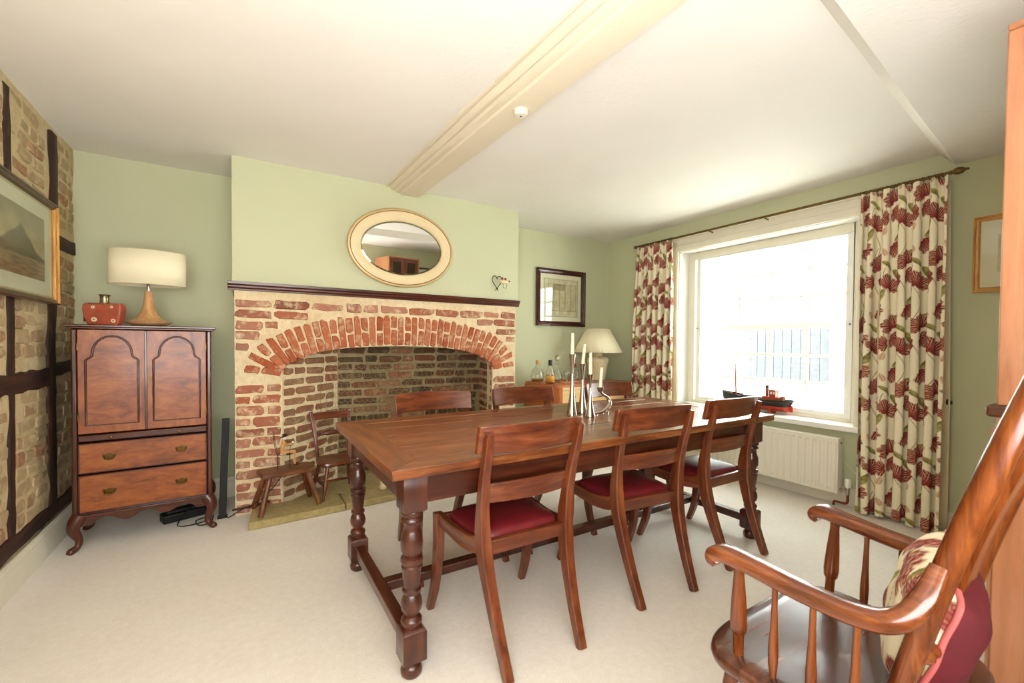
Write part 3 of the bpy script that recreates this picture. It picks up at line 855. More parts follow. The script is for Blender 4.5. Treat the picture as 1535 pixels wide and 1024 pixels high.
# ------------------------------------------------------------------ dining chairs
def make_chair(loc, rz, label):
    t = thing('dining_chair', label, 'chair', loc, rz, 'bar-back dining chairs round the table')
    for s in (-1, 1):
        P = catmull([(s * 0.168, -0.285, 0.0), (s * 0.176, -0.225, 0.14), (s * 0.186, -0.170, 0.30), (s * 0.195, -0.142, 0.43), (s * 0.201, -0.142, 0.55), (s * 0.206, -0.163, 0.68), (s * 0.210, -0.196, 0.80), (s * 0.212, -0.214, 0.872)], 6)
        MB().sweep(P, [0.034, 0.037, 0.041, 0.045, 0.044, 0.038, 0.034, 0.031, 0.025], [0.034, 0.042, 0.051, 0.062, 0.062, 0.044, 0.035, 0.030, 0.020], (1, 0, 0), 0.22).build('back_leg', wood('chair', 'Z'), t, smooth=35)
        P = catmull([(s * 0.232, 0.212, 0.452), (s * 0.233, 0.205, 0.38), (s * 0.236, 0.205, 0.27), (s * 0.241, 0.225, 0.13), (s * 0.246, 0.272, 0.0)], 6)
        MB().sweep(P, [0.039, 0.039, 0.037, 0.033, 0.029], [0.046, 0.050, 0.048, 0.040, 0.031], (1, 0, 0), 0.18).build('front_leg', wood('chair', 'Z'), t, smooth=35)
        P = catmull([(s * 0.198, -0.145, 0.462), (s * 0.204, -0.10, 0.430), (s * 0.212, 0.0, 0.415), (s * 0.222, 0.12, 0.422), (s * 0.230, 0.205, 0.430)], 6)
        MB().sweep(P, 0.026, [0.058, 0.062, 0.06, 0.054, 0.05], (1, 0, 0), 0.15).build('side_rail', wood('chair', 'Y'), t, smooth=35)
    MB().box2((-0.215, 0.192, 0.396), (0.215, 0.218, 0.446)).build('front_rail', wood('chair', 'X'), t, bevel=0.003)
    MB().box2((-0.18, -0.152, 0.398), (0.18, -0.128, 0.452)).build('back_rail', wood('chair', 'X'), t, bevel=0.003)
    # curved top rail and cross rail (hollow towards the sitter)
    def bar(z0, z1, half, thick, y0, bow, lean):
        b = MB()
        def sec(u):
            x = -half + 2 * half * u; y = y0 - bow * (1 - (2 * u - 1) ** 2); return x, y
        n = 17; vv = []; fs = []
        for i in range(n):
            x, y = sec(i / (n - 1)); ln = lean * (z1 - z0)
            dz = 0.006 * (1 - (2 * i / (n - 1) - 1) ** 2)
            vv += [(x, y - thick / 2, z0), (x, y + thick / 2, z0), (x, y + thick / 2 - ln, z1 + dz), (x, y - thick / 2 - ln, z1 + dz)]
        for i in range(n - 1):
            for k in range(4): fs.append((i * 4 + k, i * 4 + (k + 1) % 4, (i + 1) * 4 + (k + 1) % 4, (i + 1) * 4 + k))
        fs += [(3, 2, 1, 0), tuple((n - 1) * 4 + k for k in range(4))]
        b.add(vv, fs); return b
    bar(0.792, 0.898, 0.240, 0.024, -0.158, 0.040, 0.22).build('top_rail', wood('chair', 'X'), t, bevel=0.004, smooth=35)
    bar(0.598, 0.672, 0.192, 0.018, -0.140, 0.026, 0.14).build('cross_rail', wood('chair', 'X'), t, bevel=0.003, smooth=35)
    # drop-in leather seat
    def seat(u, v):
        # v 0..1 from rim to centre rings
        a = 2 * PI * u; c, s_ = math.cos(a), math.sin(a)
        e = 0.28
        px = math.copysign(abs(c) ** e, c); py = math.copysign(abs(s_) ** e, s_)
        k, zz = [(1.0, 0.425), (1.0, 0.446), (0.985, 0.458), (0.95, 0.467), (0.85, 0.476), (0.6, 0.486), (0.3, 0.490), (0.001, 0.491)][int(round(v * 7))]
        y = 0.035 + py * 0.158 * k; hw = 0.186 + (y + 0.12) * 0.07
        return (px * hw * k, y, zz)
    MB().grid(seat, 48, 8, True).build('seat_pad', M['leather'], t, smooth=60)
    return t
ch = make_chair((0.965, 1.575, 0), 0, 'red-seated dining chair at the near side, closest to the viewer')
dup(ch, (1.725, 1.61, 0), math.radians(-5), 'red-seated dining chair in the middle of the near side of the table')
dup(ch, (2.375, 1.62, 0), 0, 'red-seated dining chair at the near side, beside the radiator end of the table')
dup(ch, (0.985, 2.30, 0), PI, 'dining chair on the fireplace side of the table, in front of the brick arch')
dup(ch, (1.632, 2.30, 0), PI, 'middle dining chair on the fireplace side, in front of the sideboard end')
dup(ch, (2.425, 2.30, 0), PI, 'dining chair on the far side of the table, behind the curved candle holder')

# ------------------------------------------------------------------ candlesticks
def candlestick(x, y, h, lab, ch_, clab, tilt=(0, 0)):
    t = thing('candlestick', lab, 'candlestick', (x, y, TZ), 0, 'tall slender metal candlesticks')
    s = h
    b = MB().lathe([(0.031, 0.0), (0.032, 0.004), (0.029, 0.018), (0.0225, 0.05 * s / 0.3), (0.0135, 0.11 * s / 0.3), (0.0078, 0.18 * s / 0.3), (0.0066, 0.205 * s / 0.3)], 28); b.build('base', M['silver'], t, smooth=60)
    b = MB().lathe([(0.0066, 0.203 * s / 0.3), (0.0078, 0.225 * s / 0.3), (0.012, 0.262 * s / 0.3), (0.0185, s - 0.004), (0.019, s), (0.012, s), (0.0115, s - 0.012), (0.0, s - 0.012)], 28); b.build('cup', M['silver'], t, smooth=60)
    candle(x, y, TZ + h - 0.010, ch_, clab, tilt)
def candle(x, y, z, h, lab, tilt=(0, 0)):
    t = thing('candle', lab, 'candle', (x, y, z), 0, 'ivory taper candles')
    t.rotation_euler = (tilt[0], tilt[1], 0)
    MB().lathe([(0.0105, 0), (0.0105, 0.01), (0.0085, h - 0.004), (0.006, h), (0, h + 0.001)], 16).build('wax_taper', M['wax'], t, smooth=50)
    MB().tube([(0, 0, h), (0.0005, 0, h + 0.004), (0.002, 0, h + 0.009)], 0.0011, 5).build('wick', M['black'], t)
candlestick(1.655, 1.995, 0.365, 'tallest of the three metal candlesticks on the table', 0.135, 'ivory taper candle in the tallest candlestick')
candlestick(1.765, 2.030, 0.305, 'middle-height metal candlestick, behind the other two', 0.130, 'leaning ivory taper candle in the middle-height candlestick', (0.0, math.radians(7)))
candlestick(1.725, 1.915, 0.250, 'shortest of the three metal candlesticks on the table', 0.135, 'ivory taper candle in the shortest candlestick')
hd = thing('candle_holder', 'low curved metal candle holder beside the candlesticks', 'candle holder', (1.86, 1.95, TZ))
P = catmull([(-0.10, -0.01, 0.012), (-0.06, -0.02, 0.016), (0.0, -0.015, 0.026), (0.055, 0.0, 0.058), (0.050, 0.01, 0.095), (0.010, 0.012, 0.120), (-0.012, 0.012, 0.140)], 8)
MB().tube(P, [0.004, 0.008, 0.012, 0.013, 0.010, 0.007, 0.007], 12).build('curved_arm', M['silver'], hd, smooth=60)
MB().lathe([(0.006, 0.132), (0.014, 0.140), (0.021, 0.158), (0.022, 0.166), (0.012, 0.166), (0.011, 0.156), (0, 0.156)], 20, (-0.012, 0.012, 0)).build('cup', M['silver'], hd, smooth=60)
for (x, y) in ((0.02, -0.03), (0.02, 0.015), (-0.06, -0.02)):
    MB().lathe([(0.007, 0), (0.006, 0.012), (0.005, 0.022)], 10, (x, y, 0)).build('foot', M['silver'], hd, smooth=60)
candle(1.848, 1.962, TZ + 0.157, 0.128, 'ivory taper candle in the low curved holder', (0, math.radians(4)))

# ------------------------------------------------------------------ cabinet (left alcove)
cb = thing('cabinet', 'walnut cabinet with two arched-panel doors over two drawers', 'cabinet', (-0.488, 3.36, 0), math.radians(3.5))
CW = 0.322; CD = 0.40   # half width, depth; front at y=0
CWD, CDK = wood('cabinet', 'X'), wood('cabinet_dark', 'X')
bd = MB()
bd.box2((-CW, 0.012, 0.20), (-CW + 0.018, CD, 1.262)); bd.box2((CW - 0.018, 0.012, 0.20), (CW, CD, 1.262)); bd.box2((-CW, CD - 0.012, 0.20), (CW, CD, 1.262))
bd.box2((-CW, 0.012, 0.20), (CW, CD, 0.215)); bd.box2((-CW, 0.02, 0.645), (CW, CD, 0.66))
bd.build('carcass', wood('cabinet_dark', 'Z'), cb, bevel=0.002)
MB().box2((-CW, 0.0, 0.2), (-CW + 0.026, 0.03, 1.262)).build('corner_stile', wood('cabinet_dark', 'Z'), cb, bevel=0.008, seg=3)
MB().box2((CW - 0.026, 0.0, 0.2), (CW, 0.03, 1.262)).build('corner_stile', wood('cabinet_dark', 'Z'), cb, bevel=0.008, seg=3)
tp = MB(); tp.box2((-CW - 0.026, -0.024, 1.272), (CW + 0.026, CD + 0.005, 1.286)); tp.box2((-CW - 0.012, -0.012, 1.262), (CW + 0.012, CD, 1.273))
tp.build('top', CDK, cb, bevel=0.004, seg=3)
def arch_panel(cx, hw, z0, zs, zt, n=10, k=0.0):
    """outline of arched field with shouldered (ogee) top; k = inset"""
    hw -= k; z0 += k; zt -= k
    out = [(cx - hw, z0), (cx + hw, z0), (cx + hw, zs - 0.012)]
    r = 0.028 + 0.4 * k
    for i in range(1, 6):     # small concave shoulder
        a = PI / 2 * i / 5; out.append((cx + hw - r * math.sin(a), zs + r * (1 - math.cos(a)) - 0.004))
    hr = hw - r
    for i in range(1, 2 * n):
        a = PI * i / (2 * n); out.append((cx + hr * math.cos(a), zs + r + (zt - zs - r) * math.sin(a)))
    for i in range(5, 0, -1):
        a = PI / 2 * i / 5; out.append((cx - hw + r * math.sin(a), zs + r * (1 - math.cos(a)) - 0.004))
    out.append((cx - hw, zs - 0.012))
    return out
DZ0, DZ1 = 0.668, 1.258
for side, (x0, x1) in enumerate(((-CW + 0.028, -0.0015), (0.0015, CW - 0.028))):
    cx = (x0 + x1) / 2
    d = MB().box2((x0, -0.004, DZ0), (x1, 0.014, DZ1)).build('door', wood('cabinet', 'Z'), cb, bevel=0.003)
    o1 = arch_panel(cx, 0.113, 0.715, 1.095, 1.222)
    loop = [(p[0], -0.006, p[1]) for p in o1]
    MB().tube(loop, 0.0055, 8, closed=True).build('panel_moulding', CDK, d, smooth=60)
    o2 = arch_panel(cx, 0.113, 0.715, 1.095, 1.222, k=0.007)
    MB().prism(o2, 'y', -0.0065, 0.0).build('panel_field', CWD, d, smooth=0)
    for zz in (0.76, 1.16):
        MB().box((x0 + 0.002 if side == 0 else x1 - 0.002, -0.006, zz), (0.006, 0.006, 0.04)).build('hinge', M['brass_old'], d)
    if side == 1:
        e = MB(); e.lathe([(0.0, 0.0), (0.008, 0.0), (0.008, 0.003), (0.0, 0.003)], 14, (x0 + 0.02, -0.004, 0.968), Matrix.Rotation(PI / 2, 3, 'X'), sx=1, sy=2.4)
        e.lathe([(0.004, 0.0), (0.004, 0.012), (0, 0.012)], 10, (x0 + 0.02, -0.006, 0.968), Matrix.Rotation(PI / 2, 3, 'X'))
        e.build('key_escutcheon', M['brass_old'], d)
MB().box2((-0.006, -0.010, DZ0 + 0.004), (0.006, -0.003, DZ1 - 0.004)).build('closing_bead', wood('cabinet_dark', 'Z'), cb, bevel=0.002)
sl = MB().box2((-CW + 0.028, -0.006, 0.624), (CW - 0.028, 0.02, 0.660)).build('brushing_slide', CDK, cb, bevel=0.004)
for s in (-1, 1): MB().lathe([(0.005, 0), (0.004, 0.006), (0.009, 0.012), (0.008, 0.018), (0, 0.02)], 12, (s * 0.155, -0.006, 0.641), Matrix.Rotation(PI / 2, 3, 'X')).build('knob', M['brass_old'], sl)
for (z0, z1) in ((0.446, 0.612), (0.222, 0.432)):
    dr = MB().box2((-CW + 0.03, -0.006, z0), (CW - 0.03, 0.02, z1)).build('drawer', CWD, cb, bevel=0.003)
    bead = MB()
    for (a, b) in (((-CW + 0.029, -0.009, z1 - 0.004), (CW - 0.029, 0.0, z1 + 0.002)), ((-CW + 0.029, -0.009, z0 - 0.002), (CW - 0.029, 0.0, z0 + 0.004)), ((-CW + 0.027, -0.009, z0), (-CW + 0.033, 0.0, z1)), ((CW - 0.033, -0.009, z0), (CW - 0.027, 0.0, z1))): bead.box2(a, b)
    bead.build('cock_bead', CDK, dr, bevel=0.0015)
    for s in (-1, 1):
        zc = (z0 + z1) / 2; cx = s * 0.165
        bp_ = [(cx + dx, zc + dz) for dx, dz in ((-0.032, 0.008), (-0.026, 0.018), (-0.014, 0.013), (-0.007, 0.02), (0.007, 0.02), (0.014, 0.013), (0.026, 0.018), (0.032, 0.008), (0.024, -0.006), (0.014, -0.010), (0.0, -0.022), (-0.014, -0.010), (-0.024, -0.006))]
        pl = MB().prism(bp_, 'y', -0.0085, -0.005).build('handle_plate', M['brass_old'], dr, smooth=30)
        MB().tube(catmull([(cx - 0.022, -0.010, zc + 0.006), (cx - 0.020, -0.020, zc - 0.008), (cx - 0.008, -0.022, zc - 0.014), (cx + 0.008, -0.022, zc - 0.014), (cx + 0.020, -0.020, zc - 0.008), (cx + 0.022, -0.010, zc + 0.006)], 5), 0.0028, 7).build('bail_handle', M['brass_old'], pl)
ap = [(-CW, 0.205), (-CW, 0.150)]
for i in range(33):
    t_ = i / 32; x = -CW + 0.05 + t_ * (2 * CW - 0.10); w_ = abs(2 * t_ - 1)
    zz = 0.166 + 0.018 * math.cos(w_ * PI * 3.0) * (1 if w_ < 0.84 else 0.3) - 0.016 * (w_ > 0.84)
    ap.append((x, zz))
ap += [(CW, 0.150), (CW, 0.205)]
MB().prism(ap[::-1], 'y', 0.0, 0.018).build('shaped_apron', CDK, cb, smooth=20)
MB().box2((-CW - 0.006, -0.008, 0.196), (CW + 0.006, 0.02, 0.210)).build('base_moulding', CDK, cb, bevel=0.004)
for s in (-1, 1):
    for (y, f) in ((0.02, -1), (CD - 0.03, 1)):
        P = catmull([(s * (CW - 0.03), y, 0.205), (s * (CW - 0.008), y + f * 0.012, 0.165), (s * (CW - 0.004), y + f * 0.016, 0.125), (s * (CW - 0.022), y + f * 0.0, 0.07), (s * (CW - 0.018), y + f * 0.006, 0.032), (s * (CW + 0.006), y + f * 0.024, 0.014), (s * (CW + 0.016), y + f * 0.032, 0.002)], 5)
        MB().tube(P, [0.038, 0.034, 0.027, 0.018, 0.016, 0.020, 0.012], 14).build('cabriole_leg', wood('cabinet_dark', 'Z'), cb, smooth=60)

# lamp on the cabinet
ZT = 1.287
lp = thing('table_lamp', 'table lamp with oval cream drum shade and wooden flared base', 'lamp', (-0.50, 3.55, ZT))
MB().lathe([(0.05, 0.0), (0.085, 0.006), (0.117, 0.024), (0.118, 0.028), (0.105, 0.029), (0.086, 0.037), (0.064, 0.054), (0.046, 0.078), (0.033, 0.112), (0.026, 0.15), (0.022, 0.19), (0.021, 0.222), (0.016, 0.224)], 40).build('base', wood('lampwood', 'Z'), lp, smooth=50)
MB().lathe([(0.009, 0.222), (0.009, 0.262), (0.006, 0.264), (0.006, 0.30)], 14).build('stem', M['silver'], lp)
sh = MB()
sh.grid(lambda u, v: (0.192 * math.cos(2 * PI * u), 0.115 * math.sin(2 * PI * u), 0.258 + v * 0.208), 64, 3, True)
so = sh.build('shade', M['shade'], lp, smooth=60, fix=False, solid=0.003)
for zz in (0.259, 0.465): MB().tube([(0.192 * math.cos(2 * PI * k / 48), 0.115 * math.sin(2 * PI * k / 48), zz) for k in range(48)], 0.0025, 6, closed=True).build('rim', M['lining'], so)
MB().tube([(-0.19, 0, 0.40), (0.19, 0, 0.40)], 0.002, 6).build('shade_carrier', M['silver'], lp)

# flask vase on the cabinet
fk = thing('flask', 'rust-red ceramic flask with cream spots and silver neck', 'flask', (-0.690, 3.47, ZT), math.radians(-14))
def flask_sec(z_): return 0.082 + 0.014 * math.sin(PI * min(1, z_ / 0.13)) 
fb = MB()
zs_ = [0, 0.01, 0.03, 0.06, 0.09, 0.115, 0.125, 0.13]
kx = [0.070, 0.075, 0.082, 0.089, 0.093, 0.092, 0.088, 0.080]
ky = [0.026, 0.030, 0.033, 0.035, 0.035, 0.033, 0.030, 0.022]
vv = []; fs = []
for z_, a, b in zip(zs_, kx, ky):
    c = 0.006
    vv += [(-a, -b + c, z_), (-a + c, -b, z_), (a - c, -b, z_), (a, -b + c, z_), (a, b - c, z_), (a - c, b, z_), (-a + c, b, z_), (-a, b - c, z_)]
for i in range(len(zs_) - 1):
    for k in range(8): fs.append((i * 8 + k, i * 8 + (k + 1) % 8, (i + 1) * 8 + (k + 1) % 8, (i + 1) * 8 + k))
fs += [tuple(range(8))[::-1], tuple((len(zs_) - 1) * 8 + k for k in range(8))]
fb.add(vv, fs); fbo = fb.build('body', M['soap_red'], fk, smooth=25, bevel=0.002)
MB().box2((-0.0895, -0.026, 0.02), (-0.0855, 0.026, 0.115)).build('side_panel', M['soap_side'], fk, bevel=0.001)
for (x, zz, r) in ((-0.036, 0.032, 0.014), (-0.040, 0.104, 0.009), (0.055, 0.026, 0.012), (0.048, 0.106, 0.008)):
    yy = -float(np.interp(zz, zs_, ky)) - 0.0005
    sp = MB().lathe([(0, 0.0015), (r * 0.9, 0.0015), (r, 0.0)], 14, (x, yy, zz), Matrix.Rotation(PI / 2, 3, 'X')).build('spot', M['spot'], fk)
    MB().lathe([(0, 0.0025), (r * 0.3, 0.0022), (r * 0.35, 0.001)], 8, (x, yy, zz), Matrix.Rotation(PI / 2, 3, 'X')).build('spot_centre', M['brass_old'], sp)
for i in range(15): MB().sphere((-0.078 + i * 0.011, -0.031, 0.121), 0.0042, 8, 5).build('stitch_bead', M['pewter'], fk)
MB().lathe([(0.024, 0.128), (0.022, 0.14), (0.021, 0.168), (0.026, 0.178), (0.029, 0.180), (0.024, 0.180), (0.018, 0.165), (0.0, 0.15)], 24).build('neck', M['pewter'], fk, smooth=40)

# black upright beside the chimney breast, cables and box below the cabinet
bpx = thing('speaker_post', 'tall narrow black panel leaning in the corner beside the fireplace', 'panel', (-0.118, 3.535, 0))
MB().sweep([(0, 0, 0.0), (0.022, 0.05, 0.665)], 0.043, 0.035, (1, 0, 0)).build('panel', M['black_paint'], bpx, bevel=0.002)
MB().box2((-0.028, -0.03, 0.0), (0.030, 0.03, 0.006)).build('foot_plate', M['black'], bpx, bevel=0.001)
bxo = thing('junction_box', 'black box lying on the carpet under the cabinet', 'box', (-0.33, 3.66, 0), math.radians(20))
MB().box2((-0.13, -0.05, 0), (0.13, 0.05, 0.055)).build('case', M['black'], bxo, bevel=0.006)
MB().box2((-0.11, -0.035, 0.055), (0.11, 0.035, 0.075)).build('lid', M['black'], bxo, bevel=0.005)
P = catmull([(-0.30, 3.60, 0.08), (-0.36, 3.52, 0.006), (-0.30, 3.47, 0.005), (-0.22, 3.50, 0.005), (-0.18, 3.58, 0.006), (-0.26, 3.54, 0.006), (-0.24, 3.44, 0.005), (-0.18, 3.46, 0.005), (-0.17, 3.60, 0.005)], 8)
tag(MB().tube(P, 0.0038, 6).build('power_cable', M['black']), 'black cable looping on the carpet under the cabinet', 'cable')
P = catmull([(-0.085, 3.44, 0.02), (0.0, 3.42, 0.07), (0.10, 3.43, 0.11), (0.18, 3.47, 0.17), (0.26, 3.50, 0.27), (0.28, 3.53, 0.31)], 8)
tag(MB().tube(P, 0.0034, 6).build('lamp_flex', M['black']), 'thin black flex rising behind the milking stool', 'cable')
P = [(-0.06, 3.462, 0.060), (0.04, 3.458, 0.066), (0.16, 3.462, 0.080)]
rod = tag(MB().tube(P, 0.007, 8).build('floor_pipe', M['iron']), 'short rusty pipe along the foot of the left brick pier', 'pipe')
# ------------------------------------------------------------------ stool, figurine, child's chair on the hearth
st = thing('stool', 'rustic four-legged wooden milking stool on the hearth', 'stool', (0.262, 3.385, 0.0535), math.radians(10))
tp = [(-0.17, -0.085), (-0.10, -0.10), (0.0, -0.095), (0.11, -0.10), (0.172, -0.07), (0.178, 0.02), (0.165, 0.085), (0.05, 0.10), (-0.08, 0.095), (-0.17, 0.08)]
MB().prism(tp, 'z', 0.235, 0.266).build('seat', wood('stool', 'X'), st, bevel=0.006, seg=3)
for s in (-1, 1):
    for q in (-1, 1):
        MB().turned((s * 0.185, q * 0.105, 0.0), (s * 0.115, q * 0.055, 0.245), [(0.016, 0), (0.018, 0.2), (0.017, 0.7), (0.015, 1)], 10).build('leg', wood('stool', 'Z'), st, smooth=40)
fg = thing('figurine', 'small wooden figure in a dark hat seated on a wire chair', 'figurine', (0.262, 3.40, 0.316), math.radians(-8))
wr = MB()
for x, y in ((-0.055, -0.03), (-0.055, 0.03), (0.02, -0.03), (0.02, 0.03)): wr.tube([(x, y, 0), (x, y, 0.10)], 0.0018, 5)
for y in (-0.03, 0.03): wr.tube(catmull([(-0.055, y, 0.10), (-0.07, y, 0.16), (-0.078, y * 0.8, 0.225), (-0.077, 0, 0.245)], 5), 0.0018, 5)
wr.tube([(-0.055, -0.03, 0.10), (0.02, -0.03, 0.10), (0.02, 0.03, 0.10), (-0.055, 0.03, 0.10)], 0.0018, 5, closed=True)
wr.tube([(0.02, -0.03, 0.10), (0.025, -0.03, 0.16), (0.045, -0.03, 0.16)], 0.0015, 5); wr.tube([(-0.02, 0.03, 0.16), (0.045, 0.03, 0.16)], 0.0015, 5)
wr.build('wire_chair', M['iron'], fg)
MB().tube(catmull([(-0.03, 0, 0.106), (-0.026, 0, 0.14), (-0.02, 0, 0.18), (-0.018, 0, 0.20)], 4), [0.010, 0.014, 0.013, 0.006], 10).build('torso', M['limewood'], fg, smooth=60)
MB().sphere((-0.012, 0, 0.213), 0.013, 10, 7).build('head', M['bead'], fg)
MB().lathe([(0.028, 0.0), (0.027, 0.003), (0.013, 0.004), (0.011, 0.018), (0.0, 0.020)], 14, (-0.012, 0, 0.222), Matrix.Rotation(-0.25, 3, 'Y')).build('hat', M['iron'], fg, smooth=40)
for y in (-0.012, 0.012):
    MB().tube([(-0.028, y, 0.112), (0.03, y * 1.4, 0.114), (0.052, y * 1.5, 0.112)], 0.0062, 8).build('thigh', M['limewood'], fg)
    MB().tube([(0.052, y * 1.5, 0.112), (0.046, y * 1.7, 0.06), (0.055, y * 1.7, 0.03)], 0.0052, 8).build('shin', M['limewood'], fg)
    MB().sphere((0.064, y * 1.7, 0.024), 0.009, 8, 6, (1.5, 0.7, 0.6)).build('boot', M['iron'], fg)
    MB().tube([(-0.02, y * 1.6, 0.19), (0.0, y * 2.0, 0.165), (0.035, y * 1.2, 0.17)], 0.0035, 6).build('arm', M['limewood'], fg)
MB().sphere((0.04, 0, 0.178), 0.008, 8, 6).build('held_ball', M['bead'], fg)

kc = thing('childs_chair', 'small dark spindle-legged child chair standing on the hearth', 'chair', (0.62, 3.50, 0.052), math.radians(8))
def kseat(u, v):
    a = 2 * PI * u; c, s_ = math.cos(a), math.sin(a); px = math.copysign(abs(c) ** 0.45, c); py = math.copysign(abs(s_) ** 0.45, s_)
    k, zz = [(0.001, 0.240), (0.9, 0.240), (1, 0.252), (0.98, 0.266), (0.9, 0.268), (0.5, 0.260), (0.001, 0.258)][int(round(v * 6))]
    return (px * (0.155 - 0.02 * py) * k, py * 0.145 * k, zz)
MB().grid(kseat, 40, 7, True).build('seat', wood('chair', 'X'), kc, smooth=50)
kp = [(0.008, 0), (0.010, 0.06), (0.008, 0.12), (0.014, 0.3), (0.017, 0.45), (0.010, 0.62), (0.014, 0.66), (0.010, 0.70), (0.014, 0.85), (0.010, 1)]
for s in (-1, 1):
    MB().turned((s * 0.150, -0.135, 0), (s * 0.105, -0.095, 0.245), kp).build('leg', wood('chair', 'Z'), kc, smooth=50)
    MB().turned((s * 0.140, 0.150, 0), (s * 0.105, 0.100, 0.245), kp).build('leg', wood('chair', 'Z'), kc, smooth=50)
    MB().sweep(catmull([(s * 0.115, 0.115, 0.25), (s * 0.125, 0.135, 0.40), (s * 0.145, 0.19, 0.605)], 5), [0.022, 0.024, 0.026], [0.024, 0.022, 0.018], (1, 0, 0), 0.3).build('back_post', wood('chair', 'Z'), kc, smooth=50)
    MB().turned((s * 0.135, -0.12, 0.10), (s * 0.128, 0.135, 0.10), [(0.006, 0), (0.010, 0.5), (0.006, 1)]).build('stretcher', wood('chair', 'Y'), kc)
MB().turned((-0.130, 0.0, 0.10), (0.130, 0.0, 0.10), [(0.006, 0), (0.010, 0.5), (0.006, 1)]).build('stretcher', wood('chair', 'X'), kc)
MB().sweep(catmull([(-0.15, 0.178, 0.565), (0, 0.19, 0.568), (0.15, 0.178, 0.565)], 5), 0.016, 0.055, (0, 1, 0), 0.2).build('top_rail', wood('chair', 'X'), kc, smooth=50)
cr = MB().turned((-0.135, 0.152, 0.435), (0.135, 0.152, 0.435), [(0.006, 0), (0.007, 0.1), (0.012, 0.16), (0.006, 0.22), (0.013, 0.3), (0.020, 0.36), (0.020, 0.64), (0.013, 0.7), (0.006, 0.78), (0.012, 0.84), (0.007, 0.9), (0.006, 1)])
cr.build('turned_splat', wood('chair', 'X'), kc, smooth=50)
jr = thing('jug', 'small cream jug on the hearth behind the table leg', 'jug', (0.93, 3.40, 0.049))
MB().lathe([(0.018, 0), (0.026, 0.008), (0.03, 0.025), (0.024, 0.042), (0.018, 0.052), (0.021, 0.06), (0.017, 0.06), (0.013, 0.05), (0.0, 0.02)], 18).build('body', M['ceramic'], jr, smooth=60)
MB().tube(catmull([(0.018, 0, 0.053), (0.038, 0, 0.05), (0.04, 0, 0.032), (0.028, 0, 0.02)], 5), 0.003, 6).build('handle', M['ceramic'], jr)

# ------------------------------------------------------------------ mirror and wall ornament
mr = thing('oval_mirror', 'oval wall mirror in a cream frame with a thin red line', 'mirror', (1.108, YC - 0.004, 1.957))
MA, MBB = 0.432, 0.312
tilt = math.radians(3.4)
def mt(p):
    v = Matrix.Rotation(tilt, 3, 'X') @ Vector(p); return (v.x, v.y - 0.022, v.z)
def oval_frame(prof, mat, name):
    b = MB(); n = 96; vv = []; fs = []; m = len(prof)
    for k in range(n):
        a = 2 * PI * k / n
        for off, y in prof: vv.append(mt(((MA - off) * math.cos(a), -y, (MBB - off) * math.sin(a))))
    for k in range(n):
        for i in range(m - 1): fs.append((k * m + i, k * m + i + 1, ((k + 1) % n) * m + i + 1, ((k + 1) % n) * m + i))
    b.add(vv, fs); return b.build(name, mat, mr, smooth=40)
oval_frame([(0.012, -0.004), (0.0, 0.002), (0.0, 0.016), (0.006, 0.026), (0.016, 0.028), (0.020, 0.024)], M['gilt'], 'outer_edge')
oval_frame([(0.020, 0.024), (0.0235, 0.0245), (0.0245, 0.024)], M['redline'], 'red_line')
oval_frame([(0.0245, 0.024), (0.04, 0.030), (0.06, 0.029), (0.085, 0.020), (0.098, 0.012), (0.100, 0.006)], M['cream'], 'frame')
oval_frame([(0.098, 0.0045), (0.112, 0.0075)], M['mirror_edge'], 'bevelled_edge')
b = MB(); n = 96; b.add([mt(((MA - 0.112) * math.cos(2 * PI * k / n), -0.0075, (MBB - 0.112) * math.sin(2 * PI * k / n))) for k in range(n)], [tuple(range(n))[::-1]])
b.build('glass', M['mirror'], mr, smooth=0)
bk = MB(); bk.add([mt(((MA - 0.01) * math.cos(2 * PI * k / n), 0.004, (MBB - 0.01) * math.sin(2 * PI * k / n))) for k in range(n)], [tuple(range(n))]); bk.build('backing', M['black'], mr, smooth=0)

ho = thing('heart_ornament', 'wire heart wall ornament with a small cream red-nosed mouse', 'ornament', (2.02, YC - 0.012, 1.755))
hp = []
for k in range(41):
    a = 2 * PI * k / 40; hp.append((-0.022 + 0.0034 * 16 * math.sin(a) ** 3 * 0.95, 0.0, 0.0 + 0.0042 * (13 * math.cos(a) - 5 * math.cos(2 * a) - 2 * math.cos(3 * a) - math.cos(4 * a)) + 0.012))
MB().tube(hp[:20], 0.0035, 7).build('wire_heart', M['iron'], ho); MB().tube(hp[20:], 0.0035, 7).build('wire_heart', M['iron'], ho)
MB().tube([(-0.03, 0, -0.05), (-0.008, 0, -0.072)], 0.003, 6).build('wire_tail', M['iron'], ho); MB().tube([(-0.014, 0, -0.05), (-0.04, 0, -0.07)], 0.003, 6).build('wire_tail', M['iron'], ho)
MB().tube(catmull([(0.0, -0.02, 0.012), (0.02, -0.03, 0.008), (0.05, -0.035, 0.008), (0.078, -0.038, 0.014)], 5), [0.010, 0.019, 0.016, 0.006], 12).build('mouse_body', M['spot'], ho, smooth=60)
MB().sphere((0.086, -0.038, 0.017), 0.0085, 10, 7).build('nose', M['red_bead'], ho)
for (x, z_) in ((0.012, 0.038), (0.048, 0.034)): MB().sphere((x, -0.034, z_), 0.012, 10, 7, (1, 0.4, 1)).build('ear', M['red_bead'], ho)
MB().tube([(0.025, -0.03, -0.008), (0.025, -0.03, -0.045), (0.06, -0.03, -0.048), (0.062, -0.03, -0.01)], 0.0018, 5).build('wire_legs', M['iron'], ho)

